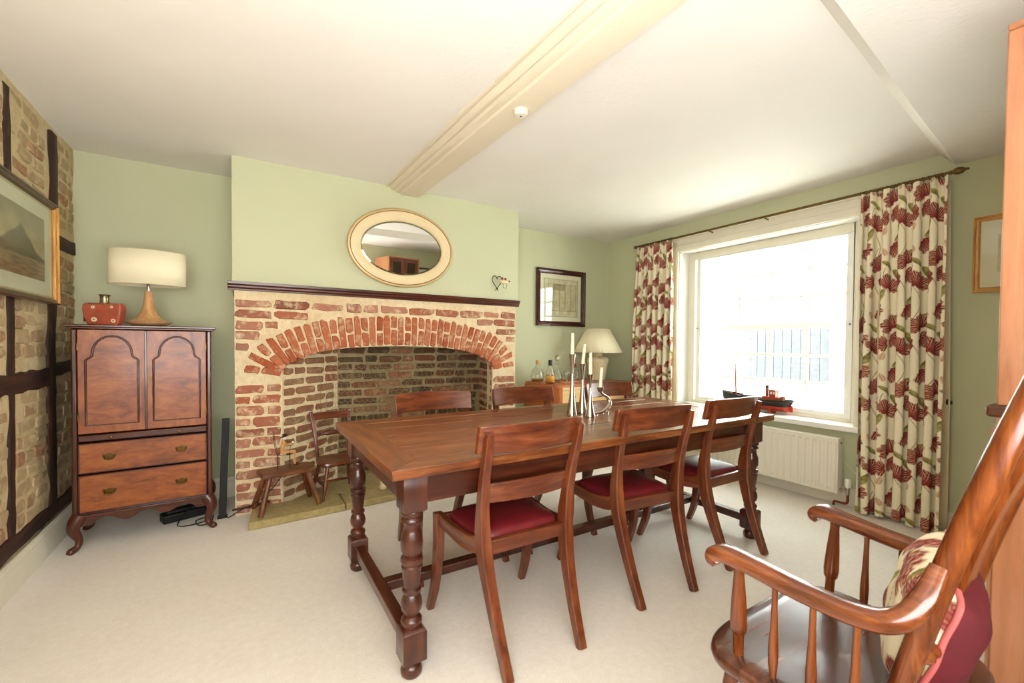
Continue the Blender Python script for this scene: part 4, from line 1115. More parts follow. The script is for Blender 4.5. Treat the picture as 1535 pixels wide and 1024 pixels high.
# ------------------------------------------------------------------ pictures
def framed(name, label, loc, rz, w, h, fw, fmat_h, fmat_v, mountw, art, nx=80, nz=60, depth=0.024, liner=None):
    """picture hung on a wall: local x to the right, front towards -y"""
    t = thing(name, label, 'picture', loc, rz)
    for (x0, x1, z0, z1, mt_) in ((-w / 2, w / 2, h / 2 - fw, h / 2, fmat_h), (-w / 2, w / 2, -h / 2, -h / 2 + fw, fmat_h), (-w / 2, -w / 2 + fw, -h / 2, h / 2, fmat_v), (w / 2 - fw, w / 2, -h / 2, h / 2, fmat_v)):
        b = MB()
        horizontal = (x1 - x0) > (z1 - z0)
        prof = [(0, 0), (0, depth), (0.25, depth * 1.1), (0.4, depth * 0.8), (0.75, depth * 0.7), (0.9, depth * 0.5), (1, depth * 0.45), (1, 0)]
        up = 1 if (z0 > 0 if horizontal else x0 > 0) else -1
        vv = []
        for e in (0, 1):
            for o_, d_ in prof:
                k = o_ * fw
                if horizontal: vv.append(((-1 if e == 0 else 1) * (w / 2 - k), -d_, up * (h / 2 - k)))
                else: vv.append((up * (w / 2 - k), -d_, (-1 if e == 0 else 1) * (h / 2 - k)))
        m = len(prof); fs = [(k, (k + 1) % m, m + (k + 1) % m, m + k) for k in range(m)] + [tuple(range(m)), tuple(range(m, 2 * m))]
        b.add(vv, fs); b.build('frame_side', mt_, t, smooth=30)
    iw, ih = w / 2 - fw + 0.002, h / 2 - fw + 0.002
    MB().box2((-iw, -depth * 0.25, -ih), (iw, -0.001, ih)).build('mount', M['mount'], t, smooth=0)
    aw, ah = iw - mountw[0], ih - mountw[1]
    b = MB().grid(lambda u, v: (-aw + 2 * aw * u, -depth * 0.25 - 0.0012, -ah + 2 * ah * v), nx, nz)
    me = b.mesh('artwork', 0, fix=False)
    u, v = np.meshgrid(np.linspace(0, 1, nx), np.linspace(0, 1, nz)); paint(me, art(u.ravel(), v.ravel()))
    obj('artwork', me, M['printpaper'], t)
    if liner:
        lb = MB()
        for (a, c) in (((-iw, -depth * 0.25 - 0.002, ih - 0.012), (iw, -depth * 0.25, ih)), ((-iw, -depth * 0.25 - 0.002, -ih), (iw, -depth * 0.25, -ih + 0.012)), ((-iw, -depth * 0.25 - 0.002, -ih), (-iw + 0.012, -depth * 0.25, ih)), ((iw - 0.012, -depth * 0.25 - 0.002, -ih), (iw, -depth * 0.25, ih))): lb.box2(a, c)
        lb.build('gilt_slip', liner, t)
    MB().box2((-iw, -depth * 0.40, -ih), (iw, -depth * 0.37, ih)).build('glass', M['picglass'], t, smooth=0)
    return t
def vnoise(u, v, s, seed):
    return np.array([mnoise.noise(Vector((a * s, b * s, seed))) for a, b in zip(u, v)])
def cmix(a, b, t): t = np.clip(t, 0, 1)[:, None]; return a * (1 - t) + b * t
def C(r, g, b): return np.array(srgb(r, g, b))[None, :]
def art_sea(u, v):
    n = vnoise(u * 1.5, v, 6, 1.0); n2 = vnoise(u * 5, v * 16, 2, 4.0)
    c = cmix(C(206, 180, 130), C(148, 132, 98), (v - 0.35) * 1.5 + n * 0.35)
    sea = cmix(C(186, 148, 106), C(120, 96, 72), n2 * 1.4 + 0.45)
    c = cmix(c, sea, (0.36 - v) * 40)
    ridge = 0.36 + 0.40 * np.clip(1 - np.abs(u - 0.70) / 0.27, 0, 1) ** 1.2 + 0.12 * np.clip(1 - np.abs(u - 0.38) / 0.2, 0, 1) + n * 0.05
    m = ((v < ridge) & (v > 0.30)).astype(float) * np.clip((ridge - v) * 30, 0, 0.9)
    c = cmix(c, cmix(C(112, 92, 66), C(76, 62, 46), (u - 0.6) * 4 + n), m)
    c = cmix(c, C(150, 100, 70), ((v < 0.14)).astype(float) * (0.5 + n2))
    return c
def art_map(u, v):
    n = vnoise(u, v, 9, 2.0)
    c = cmix(C(234, 220, 184), C(220, 204, 166), n + 0.5)
    inside = (u > 0.14) & (u < 0.93) & (v > 0.16) & (v < 0.86)
    c = cmix(c, C(208, 192, 152), inside * (0.6 + 0.5 * n))
    for k in range(6):
        x = 0.14 + k * 0.158; c = cmix(c, C(96, 78, 50), np.clip(1 - np.abs(u - x) / 0.011, 0, 1) * ((v > 0.16) & (v < 0.86)) * 0.9)
    f = np.array([mnoise.noise(Vector((a * 60, b * 90, 9.0))) for a, b in zip(u, v)])
    c = cmix(c, C(70, 56, 36), inside * (f > 0.42) * 0.75)
    for z_ in (0.16, 0.86): c = cmix(c, C(110, 92, 60), np.clip(1 - np.abs(v - z_) / 0.01, 0, 1) * ((u > 0.14) & (u < 0.93)) * 0.7)
    c = cmix(c, C(120, 100, 66), ((u > 0.30) & (u < 0.62) & (v > 0.70) & (v < 0.86)) * (0.35 + (f > 0.1) * 0.5))
    for e in (np.abs(u - 0.02), np.abs(u - 0.98), np.abs(v - 0.02), np.abs(v - 0.98)): c = cmix(c, C(150, 130, 92), (e < 0.008) * 0.7)
    return c
def art_plain(u, v):
    n = vnoise(u, v, 5, 7.0); c = cmix(C(222, 208, 170), C(196, 178, 140), n + 0.4)
    return cmix(c, C(90, 80, 66), ((u > 0.3) & (u < 0.75) & (v > 0.2) & (v < 0.7)) * (0.3 + 0.6 * (n > 0)))
def art_dark(u, v):
    n = vnoise(u, v, 6, 3.0); c = cmix(C(20, 14, 10), C(44, 28, 18), n + 0.5)
    return cmix(c, C(200, 186, 160), np.clip(1 - np.hypot((u - 0.5) / 0.05, (v - 0.42) / 0.3), 0, 1) * 3)
framed('framed_map', 'antique strip map in a dark red moulded frame in the alcove', (3.125, YB - 0.002, 1.722), 0, 0.70, 0.645, 0.056, wood('frame_dark', 'X'), wood('frame_dark', 'Z'), (0.045, 0.05), art_map, 110, 100, 0.034)
pl = framed('framed_seascape', 'framed seascape painting with a dark headland on the timbered wall', (XL + 0.026, 2.865, 1.68), PI / 2, 1.30, 0.565, 0.032, wood('frame_brown', 'X'), wood('gold', 'Z'), (0.115, 0.085), art_sea, 120, 60, 0.03, liner=M['gilt'])
framed('framed_print', 'small gilt-framed print beside the curtain, by the tall cabinet', (XR - 0.002, 0.615, 1.766), -PI / 2, 0.38, 0.462, 0.030, wood('gold', 'X'), wood('gold', 'Z'), (0.075, 0.09), art_plain, 40, 40, 0.022)
framed('framed_picture', 'dark-framed picture on the wall behind the viewer, seen in the mirror', (2.95, YF + 0.002, 1.80), PI, 0.78, 0.5, 0.03, wood('frame_brown', 'X'), wood('gold', 'Z'), (0.06, 0.06), art_plain, 40, 30, 0.022)

# ------------------------------------------------------------------ smoke alarm on the beam
sa = thing('smoke_alarm', 'round white smoke alarm fixed under the ceiling beam', 'alarm', (1.222, 1.905, 2.4))
MB().lathe([(0.036, 0.0), (0.038, -0.004), (0.038, -0.020), (0.030, -0.032), (0.010, -0.034), (0, -0.034)], 32).build('body', M['trim'], sa, smooth=40)
MB().lathe([(0.005, -0.0335), (0.0045, -0.036), (0, -0.036)], 10).build('test_button', M['black'], sa)

# ------------------------------------------------------------------ sideboard in the right alcove
sb = thing('sideboard', 'teak sideboard with pale doors and rounded corners in the alcove', 'sideboard', (3.13, 3.665, 0))
SW, SD, SH_ = 0.53, 0.285, 0.79
def rrect(hw, hd, r, n=6):
    out = []
    for cx, cy, a0 in ((hw - r, hd - r, 0), (-hw + r, hd - r, 90), (-hw + r, -hd + r, 180), (hw - r, -hd + r, 270)):
        for k in range(n + 1):
            a = math.radians(a0 + 90 * k / n); out.append((cx + r * math.cos(a), cy + r * math.sin(a)))
    return out
MB().prism(rrect(SW, SD, 0.05), 'z', 0.765, SH_).build('top', wood('teak', 'X'), sb, smooth=30, bevel=0.003)
for s in (-1, 1):
    poly = [(s * (SW - 0.09), -SD + 0.004), (s * (SW - 0.05), -SD + 0.004)] + [(s * (SW - 0.055 + 0.05 * math.sin(a)), -SD + 0.054 - 0.05 * math.cos(a)) for a in (0.4, 0.8, 1.2, 1.57)] + [(s * (SW - 0.005), SD - 0.01), (s * (SW - 0.03), SD - 0.01), (s * (SW - 0.03), -SD + 0.05), (s * (SW - 0.09), -SD + 0.05)]
    MB().prism(poly, 'z', 0.14, 0.766).build('side', wood('teak', 'Z'), sb, smooth=30)
    for y in (-SD + 0.06, SD - 0.06): MB().turned((s * (SW - 0.08), y, 0.0), (s * (SW - 0.10), y, 0.15), [(0.014, 0), (0.022, 1)]).build('leg', wood('teak', 'Z'), sb)
MB().box2((-SW + 0.03, SD - 0.025, 0.14), (SW - 0.03, SD - 0.01, 0.766)).build('back', wood('teak', 'X'), sb)
MB().box2((-SW + 0.03, -SD + 0.03, 0.14), (SW - 0.03, SD - 0.03, 0.165)).build('bottom', wood('teak', 'X'), sb)
MB().box2((-SW + 0.09, -SD + 0.006, 0.735), (SW - 0.09, -SD + 0.04, 0.766)).build('top_rail', wood('ash', 'X'), sb, bevel=0.002)
dw = (2 * SW - 0.18) / 3
for i in range(3):
    x0 = -SW + 0.09 + i * dw
    d1 = MB().box2((x0 + 0.002, -SD + 0.012, 0.60), (x0 + dw - 0.002, -SD + 0.03, 0.733)).build('drawer', wood('ash', 'X'), sb, bevel=0.002)
    MB().lathe([(0.006, 0), (0.005, 0.008), (0.010, 0.014), (0.008, 0.02), (0, 0.021)], 12, (x0 + dw / 2, -SD + 0.012, 0.668), Matrix.Rotation(PI / 2, 3, 'X')).build('knob', M['brass_old'], d1)
    d2 = MB().box2((x0 + 0.002, -SD + 0.012, 0.17), (x0 + dw - 0.002, -SD + 0.03, 0.597)).build('door', wood('ash', 'Z'), sb, bevel=0.002)
    MB().lathe([(0.006, 0), (0.005, 0.008), (0.010, 0.014), (0.008, 0.02), (0, 0.021)], 12, (x0 + dw - 0.04, -SD + 0.012, 0.48), Matrix.Rotation(PI / 2, 3, 'X')).build('knob', M['brass_old'], d2)
# lamp on the sideboard
l2 = thing('table_lamp', 'table lamp with pleated cream coolie shade and ribbed ceramic base', 'lamp', (3.44, 3.70, SH_))
b = MB()
pr = [(0.075, 0.0), (0.085, 0.006), (0.082, 0.03), (0.095, 0.10), (0.112, 0.17), (0.122, 0.22), (0.116, 0.25), (0.085, 0.27), (0.058, 0.275)]
b.grid(lambda u, v: ((lambda r, z_: (r * (1 + 0.02 * math.cos(28 * 2 * PI * u)) * math.cos(2 * PI * u), r * (1 + 0.02 * math.cos(28 * 2 * PI * u)) * math.sin(2 * PI * u), z_))(*pr[int(round(v * 8))])), 224, 9, True)
b.build('ribbed_base', M['ceramic'], l2, smooth=50)
MB().lathe([(0.058, 0.270), (0.060, 0.285), (0.055, 0.305), (0.02, 0.31), (0.012, 0.33), (0.012, 0.37)], 28).build('neck', M['lining'], l2, smooth=40)
b = MB(); npl = 90
b.grid(lambda u, v: ((lambda r: (r * math.cos(2 * PI * u), r * math.sin(2 * PI * u), 0.315 + v * 0.265))((0.272 - 0.142 * v) * (1 + 0.006 * math.cos(npl * 2 * PI * u)))), npl * 6, 3, True)
s2 = b.build('shade', M['shade'], l2, smooth=60, fix=False, solid=0.003)
for r, zz in ((0.272, 0.316), (0.130, 0.579)): MB().tube([(r * math.cos(2 * PI * k / 48), r * math.sin(2 * PI * k / 48), zz) for k in range(48)], 0.003, 6, closed=True).build('rim', M['lining'], s2)
for k in range(3):
    a = 2 * PI * k / 3; MB().tube([(0, 0, 0.365), (0.225 * math.cos(a), 0.225 * math.sin(a), 0.40)], 0.002, 5).build('shade_carrier', M['brass_old'], l2)
# bottles, decanter, glasses on a tray
def bottle(name, label, x, y, prof, cap, liquid=None, lab=None, capmat='cork', z=SH_, group=None):
    t = thing(name, label, name.split('_')[-1], (x, y, z), 0, group)
    inner = [(max(0.0, r - 0.003), z_) for r, z_ in prof[::-1]]; inner[-1] = (0.0, 0.004)
    MB().lathe(prof + [(prof[-1][0] - 0.003, prof[-1][1])] + [(max(0.001, r - 0.003), z_) for r, z_ in prof[-2:0:-1]] + [(0.0, 0.005)], 24, cap=False).build('glass', M['glassware'], t, smooth=50)
    if liquid:
        q = [(max(0.001, float(np.interp(z_, [p[1] for p in prof], [p[0] for p in prof])) - 0.0036), z_) for z_ in np.linspace(0.006, liquid, 8)]
        MB().lathe([(0.0, 0.006)] + q + [(0.0, liquid)], 24, cap=False).build('liquid', M['whisky'], t, smooth=50)
    if lab:
        MB().lathe([(lab[0], lab[1]), (lab[0], lab[2])], 24, cap=False).build('label', M['paper_label'], t, solid=0.0006, fix=False)
    MB().lathe(cap, 16).build('stopper', M[capmat], t, smooth=50)
    return t
bottle('whisky_bottle', 'dumpy round spirit bottle with a cork, nearly empty, on the sideboard', 2.69, 3.82, [(0.0, 0.0), (0.040, 0.0), (0.052, 0.008), (0.058, 0.04), (0.055, 0.075), (0.042, 0.105), (0.018, 0.128), (0.014, 0.155)], [(0.016, 0.15), (0.017, 0.17), (0.016, 0.188), (0.0, 0.19)], 0.026).scale = (1.22,) * 3
bottle('spirit_bottle', 'slim bottle of amber spirit with a black cap on the sideboard', 2.665, 3.56, [(0.0, 0.0), (0.036, 0.0), (0.040, 0.006), (0.040, 0.085), (0.034, 0.12), (0.018, 0.155), (0.015, 0.17)], [(0.017, 0.165), (0.017, 0.215), (0.0, 0.216)], 0.085, (0.0408, 0.02, 0.075), 'black').scale = (1.12,) * 3
tr = thing('tray', 'shallow wooden drinks tray under the decanter and glasses', 'tray', (2.97, 3.69, SH_))
MB().prism(rrect(0.16, 0.11, 0.03), 'z', 0.0, 0.006).build('base', wood('teak', 'X'), tr, smooth=30)
MB().tube([(p[0], p[1], 0.01) for p in rrect(0.16, 0.11, 0.03)], 0.005, 6, closed=True).build('rim', wood('teak', 'X'), tr)
bottle('decanter', 'clear glass decanter with a ball stopper on the tray', 2.885, 3.73, [(0.0, 0.0), (0.040, 0.0), (0.050, 0.008), (0.052, 0.04), (0.040, 0.075), (0.016, 0.11), (0.012, 0.16), (0.020, 0.175)], [(0.012, 0.168), (0.010, 0.185), (0.008, 0.20), (0.016, 0.208), (0.024, 0.222), (0.026, 0.236), (0.020, 0.254), (0.0, 0.262)], None, None, 'glassware', SH_ + 0.0065).scale = (1.08,) * 3
def tumbler(x, y, r, h, label, stem=False):
    t = thing('drinking_glass', label, 'glass', (x, y, SH_ + 0.0065), 0, 'glasses on the drinks tray')
    if stem: pr = [(0.0, 0.0), (0.028, 0.0), (0.028, 0.002), (0.005, 0.008), (0.004, 0.035), (r * 0.75, 0.055), (r, 0.085), (r * 0.8, h)]
    else: pr = [(0.0, 0.0), (r * 0.8, 0.0), (r * 0.95, h * 0.4), (r, h)]
    MB().lathe(pr + [(p[0] - 0.0018 if p[0] > 0.003 else 0, p[1]) for p in pr[-1:]] + [(max(0.0, p[0] - 0.002), p[1] + 0.003) for p in pr[-2:1:-1]] + [(0, pr[2][1] + 0.005)], 20, cap=False).build('bowl', M['glassware'], t, smooth=50)
tumbler(2.955, 3.64, 0.034, 0.10, 'stemmed brandy glass on the tray beside the decanter', True)
tumbler(3.03, 3.745, 0.034, 0.105, 'stemmed brandy glass at the back of the drinks tray', True)
bottle('square_decanter', 'tall clear decanter with dark collar behind the candlesticks', 3.075, 3.66, [(0.0, 0.0), (0.038, 0.0), (0.04, 0.006), (0.04, 0.10), (0.018, 0.125), (0.014, 0.15)], [(0.02, 0.145), (0.02, 0.160), (0.012, 0.165), (0.012, 0.185), (0.0, 0.19)], None, None, 'brass_old', SH_ + 0.0065)

# ------------------------------------------------------------------ radiator
rd = thing('radiator', 'white panel radiator with vertical flutes below the window', 'radiator', (XR - 0.06, 2.03, 0.10))
RL, RH = 0.567, 0.405
prof = []
nfl = 22
b = MB(); n = nfl * 6
def radp(u):
    y = -RL + 2 * RL * u; k = (u * nfl) % 1.0
    inset = 0.0 if (0.28 < k < 0.72) else 0.011
    if 0.18 < k <= 0.28: inset = 0.011 * (0.28 - k) / 0.10
    if 0.72 <= k < 0.82: inset = 0.011 * (k - 0.72) / 0.10
    return y, inset
zl = [0.0, 0.028, 0.045, RH - 0.045, RH - 0.028, RH]; zi = [0, 0, 1, 1, 0, 0]
def rg(u, v):
    y, i_ = radp(u); k = int(round(v * 5))
    return (-0.058 + (i_ if zi[k] else 0), y, zl[k])
b.grid(rg, nfl * 20 + 1, 6)
b.box2((-0.046, -RL, 0.0), (-0.040, RL, RH))
b.build('front_panel', M['radiator'], rd, smooth=30, fix=False)
for s in (-1, 1): MB().box2((-0.060, s * RL - 0.004 if s > 0 else s * RL - 0.006, -0.002), (0.02, s * RL + 0.006 if s > 0 else s * RL + 0.004, RH + 0.004)).build('end_panel', M['radiator'], rd, bevel=0.003)
MB().box2((-0.05, -RL, 0.0), (-0.0, RL, RH - 0.02)).build('back_panel', M['radiator'], rd)
gr = MB().box2((-0.060, -RL - 0.004, RH - 0.002), (0.02, RL + 0.004, RH + 0.006)).build('top_grille', M['radiator'], rd, bevel=0.003)
MB().lathe([(0.007, 0), (0.007, 0.006), (0, 0.006)], 8, (-0.02, -RL - 0.006, RH - 0.03), Matrix.Rotation(PI / 2, 3, 'X')).build('bleed_valve', M['pewter'], rd)
vx = thing('radiator_valve', 'white thermostatic valve on a copper pipe beside the radiator', 'valve', (XR - 0.085, 1.405, 0))
MB().lathe([(0.016, 0.155), (0.020, 0.160), (0.022, 0.19), (0.021, 0.215), (0.016, 0.222), (0, 0.223)], 20).build('thermostat_head', M['white'], vx, smooth=40)
MB().lathe([(0.011, 0.10), (0.013, 0.115), (0.013, 0.145), (0.016, 0.150), (0.016, 0.157)], 12).build('valve_body', M['silver'], vx)
MB().tube([(0, 0, 0.13), (0, 0.055, 0.13)], 0.009, 10).build('union', M['silver'], vx)
MB().tube(catmull([(0, 0, 0.105), (0, 0, 0.06), (0, 0.012, 0.035), (0, 0.06, 0.032), (0, 0.085, 0.028), (0, 0.09, 0.002)], 6), 0.0085, 10).build('pipe', M['copper'], vx)
P = [(XR - 0.004, 1.475, 0.335), (XR - 0.004, 1.40, 0.262), (XR - 0.004, 1.31, 0.18)]
tag(MB().tube(P, 0.0025, 5).build('wall_cable', M['trim']), 'thin white cable running down the wall beside the radiator', 'cable')

# ------------------------------------------------------------------ model boat on the sill
bo = thing('model_boat', 'model steam trawler with black and red hull on the window sill', 'model boat', (3.985, 2.20, 0.600), 0)
# local: length along y (bow at +y), z up
def hull_half(t):    # t 0 stern .. 1 bow
    return 0.078 * (1 - max(0, (t - 0.55) / 0.45) ** 2.2) * (0.72 + 0.28 * min(1, t / 0.2))
def sheer(t): return 0.118 + 0.045 * max(0, t - 0.45) ** 1.4 * 2.2 + 0.012 * max(0, 0.25 - t) * 3
ys_ = np.linspace(0, 1, 26)
def hull(z_lo, z_hi, mat, name, steps):
    b = MB()
    def fn(u, v):
        side = -1 if u < 0.5 else 1; k = abs(u - 0.5) * 2      # k 0 keel..1 top
        t = v; y = -0.32 + 0.64 * t
        kz = z_lo + (z_hi - z_lo) * k if True else 0
        top = sheer(t); z_ = 0.028 + kz * (top - 0.028)
        fl = min(1.0, (kz + 0.02) ** 0.5 * 1.05)
        rake = 0.02 * (kz - 0.5) * (1 if t > 0.9 else 0) * (t - 0.9) * 10 - 0.035 * (1 - kz) * max(0, 0.12 - t) / 0.12 * -1
        return (side * hull_half(t) * fl, y + rake, z_)
    b.grid(lambda u, v: fn(u, v), 2 * steps + 1, 26)
    return b.build(name, mat, bo, smooth=60, fix=False, solid=0.003)
hb = MB()
def hull_shape(k0, k1, mat, name):
    b = MB()
    for side in (-1, 1):
        def fn(u, v):
            kz = k0 + (k1 - k0) * v; t = u; top = sheer(t); z_ = 0.026 + kz * (top - 0.026)
            fl = min(1.0, (kz + 0.03) ** 0.45)
            y = -0.32 + 0.64 * t + (0.022 * (kz - 0.6) * max(0, t - 0.85) / 0.15) + (0.05 * (1 - kz) * max(0, 0.15 - t) / 0.15)
            return (side * hull_half(t) * fl * (0.15 + 0.85 * min(1, t / 0.06)), y, z_)
        b.grid(fn, 40, 7)
    return b.build(name, mat, bo, smooth=60, solid=0.003)
hull_shape(0.0, 0.45, M['hull_red'], 'lower_hull'); hull_shape(0.45, 1.0, M['hull_black'], 'upper_hull')
b = MB(); b.grid(lambda u, v: ((v * 2 - 1) * hull_half(u) * 0.97 * (0.15 + 0.85 * min(1, u / 0.06)), -0.318 + 0.632 * u, sheer(u) - 0.016), 40, 3); b.build('deck', M['deck'], bo, solid=0.002, fix=False)
rl = MB()
for s in (-1, 1): rl.tube([(s * hull_half(u) * (0.15 + 0.85 * min(1, u / 0.06)), -0.32 + 0.64 * u + 0.008 * max(0, u - 0.85) / 0.15, sheer(u) + 0.002) for u in np.linspace(0.0, 1.0, 40)], 0.003, 6)
rl.build('gunwale', M['hull_black'], bo)
MB().box2((-0.035, -0.21, 0.104), (0.035, -0.07, 0.146)).build('deckhouse', M['house'], bo, bevel=0.002)
wh = MB().box2((-0.03, -0.185, 0.146), (0.03, -0.130, 0.202)).build('wheelhouse', M['house'], bo, bevel=0.002)
MB().box2((-0.034, -0.190, 0.202), (0.034, -0.125, 0.207)).build('wheelhouse_roof', M['deck'], wh, bevel=0.001)
for yy in (-0.172, -0.148): MB().box2((-0.0312, yy - 0.008, 0.170), (-0.0298, yy + 0.008, 0.192)).build('wheelhouse_window', M['bead'], wh)
fu = MB().lathe([(0.013, 0.14), (0.012, 0.225)], 16, (0, -0.098, 0)).build('funnel', M['house'], bo)
MB().lathe([(0.0125, 0.222), (0.0125, 0.243), (0.009, 0.243), (0.009, 0.235)], 16, (0, -0.098, 0)).build('funnel_top', M['black'], fu)
MB().tube([(0, 0.185, 0.11), (0, 0.195, 0.28), (0, 0.205, 0.425)], [0.0055, 0.0045, 0.003], 8).build('mast', M['house'], bo)
MB().tube([(0, 0.185, 0.165), (0, -0.09, 0.163)], 0.0035, 7).build('boom', M['house'], bo)
MB().tube([(0, 0.203, 0.40), (0, 0.310, 0.19)], 0.0009, 4).build('forestay', M['iron'], bo)
for s in (-1, 1): MB().tube([(0, 0.20, 0.36), (s * 0.06, 0.15, 0.15)], 0.0009, 4).build('shroud', M['iron'], bo)
MB().box2((-0.03, 0.06, 0.12), (0.03, 0.13, 0.140)).build('hatch', M['hull_black'], bo, bevel=0.002)
MB().lathe([(0.012, 0), (0.008, 0.012), (0.012, 0.024)], 12, (0, 0.235, 0.132)).build('winch', M['deck'], bo)
for k in range(6): MB().box2((-0.028 + 0.01 * k, -0.25 + 0.012 * (k % 3), 0.112), (-0.022 + 0.01 * k, -0.235 + 0.012 * (k % 3), 0.15 + 0.008 * (k % 2))).build('deck_fitting', M['deck'], bo)
MB().box2((-0.002, -0.315, 0.028), (0.002, -0.285, 0.085)).build('rudder', M['hull_red'], bo)
for yy in (-0.15, 0.15):
    MB().prism([(-0.06, 0.0), (0.06, 0.0), (0.05, 0.055), (0.03, 0.034), (-0.03, 0.034), (-0.05, 0.055)], 'y', yy - 0.008, yy + 0.008).build('cradle', M['house'], bo)

# ------------------------------------------------------------------ curtains
def petal_print(U, V, seed=0):
    """tulip chintz: colours for cloth coordinates in metres"""
    n = len(U); col = np.repeat(C(247, 237, 206), n, 0)
    pu, pv = 0.31, 0.43
    def cells(ou, ov):
        row = np.floor((V - ov) / pv); sh = np.where(np.mod(row, 2) == 0, 0.0, pu / 2)
        du = np.mod(U - ou - sh + pu / 2, pu) - pu / 2; dv = (V - ov) - (row + 0.5) * pv
        return du, dv, np.mod(row, 2)
    def rot(du, dv, a): return du * math.cos(a) + dv * math.sin(a), -du * math.sin(a) + dv * math.cos(a)
    def over(mask, c):
        nonlocal col
        m = np.clip(mask, 0, 1)[:, None]; col = col * (1 - m) + c * m
    def soft(d, w=0.003): return np.clip(-d / w, 0, 1)
    # stems
    for (ou, ov, am, ph) in ((0.02, 0.05, 0.035, 0.0), (0.17, 0.20, 0.03, 1.4)):
        du, dv, r = cells(ou, ov); x = du - am * np.sin(dv * 2 * PI / pv + ph)
        over(soft(np.abs(x) - 0.0028, 0.0015) * (np.abs(dv) < 0.17), C(150, 142, 72))
    # leaves
    for (ou, ov, a, L, w) in ((0.075, 0.02, 0.6, 0.070, 0.021), (0.245, 0.16, -0.5, 0.064, 0.023), (0.13, 0.30, 1.0, 0.055, 0.014), (0.02, 0.24, -0.9, 0.058, 0.016)):
        du, dv, r = cells(ou, ov); x, y = rot(du, dv, a); x = x - 6 * y * y * 0.35
        e = np.hypot(x / w, y / L) - 1
        c = cmix(C(176, 164, 92), C(122, 116, 54), np.clip(0.5 + x / w * 0.8 + 0.3 * np.sin(y * 160 + x * 90), 0, 1))
        over(soft(e * w, 0.003), c); over(soft(np.abs(x) - 0.0012, 0.001) * (e < 0), C(200, 188, 126))
    # pale buds
    for (ou, ov, a) in ((0.205, 0.045, 0.3), (0.05, 0.33, -0.4)):
        du, dv, r = cells(ou, ov); x, y = rot(du, dv, a)
        e = np.hypot(x / (0.016 * (1 - 0.3 * y / 0.03)), y / 0.032) - 1
        c = cmix(C(226, 192, 156), C(198, 140, 110), np.clip(0.5 + 0.5 * np.sin(x * 420), 0, 1)); over(soft(e * 0.016, 0.003) * 0.9, c)
    # big parrot tulips: fans of striped, ragged petals
    for (ou, ov, a, R, dk) in ((0.0, 0.12, 0.5, 0.105, 0), (0.155, 0.27, -0.7, 0.10, 0), (0.105, 0.155, 1.9, 0.075, 1), (0.26, 0.345, 2.4, 0.088, 0), (0.215, 0.13, -1.6, 0.07, 0)):
        du, dv, r = cells(ou, ov); x, y = rot(du, dv, a); y = y + 0.45 * R
        for (pa, sc_, tone) in ((-1.15, 0.86, 0.3), (1.15, 0.86, 0.2), (-0.62, 1.0, 0.6), (0.62, 1.0, 0.5), (-0.2, 0.95, 0.15), (0.25, 0.86, 0.8)):
            px, py = rot(x, y, pa); L = R * sc_; wv = 0.24 * R * (1 + 0.14 * np.sin(py * 130 + pa * 5) + 0.1 * np.sin(py * 310 + pa))
            e = np.hypot(px / wv, (py - 0.5 * L) / (0.52 * L)) - 1
            k = np.clip(np.abs(px) / wv, 0, 1)
            st_ = 0.5 + 0.5 * np.sin(px * 2 * PI / 0.011 + 2.5 * np.sin(py * 45) + pa * 7)
            c = cmix(C(122, 22, 32), C(158, 52, 52), np.clip(st_ * 0.7 + tone * 0.4, 0, 1))
            c = cmix(c, C(64, 16, 22) if not dk else C(72, 66, 52), np.clip(1 - k * 3.0, 0, 1) * 0.6 * (st_ > 0.3))
            c = cmix(c, C(232, 194, 156), np.clip((st_ - 0.66) * 3.6, 0, 1) * np.clip(py / L * 1.6 - 0.15, 0, 1) * 0.95)
            c = cmix(c, C(214, 160, 130), np.clip((k - 0.72) * 3.5, 0, 0.8))
            over(soft(e * 0.2 * R, 0.003), c)
    return col
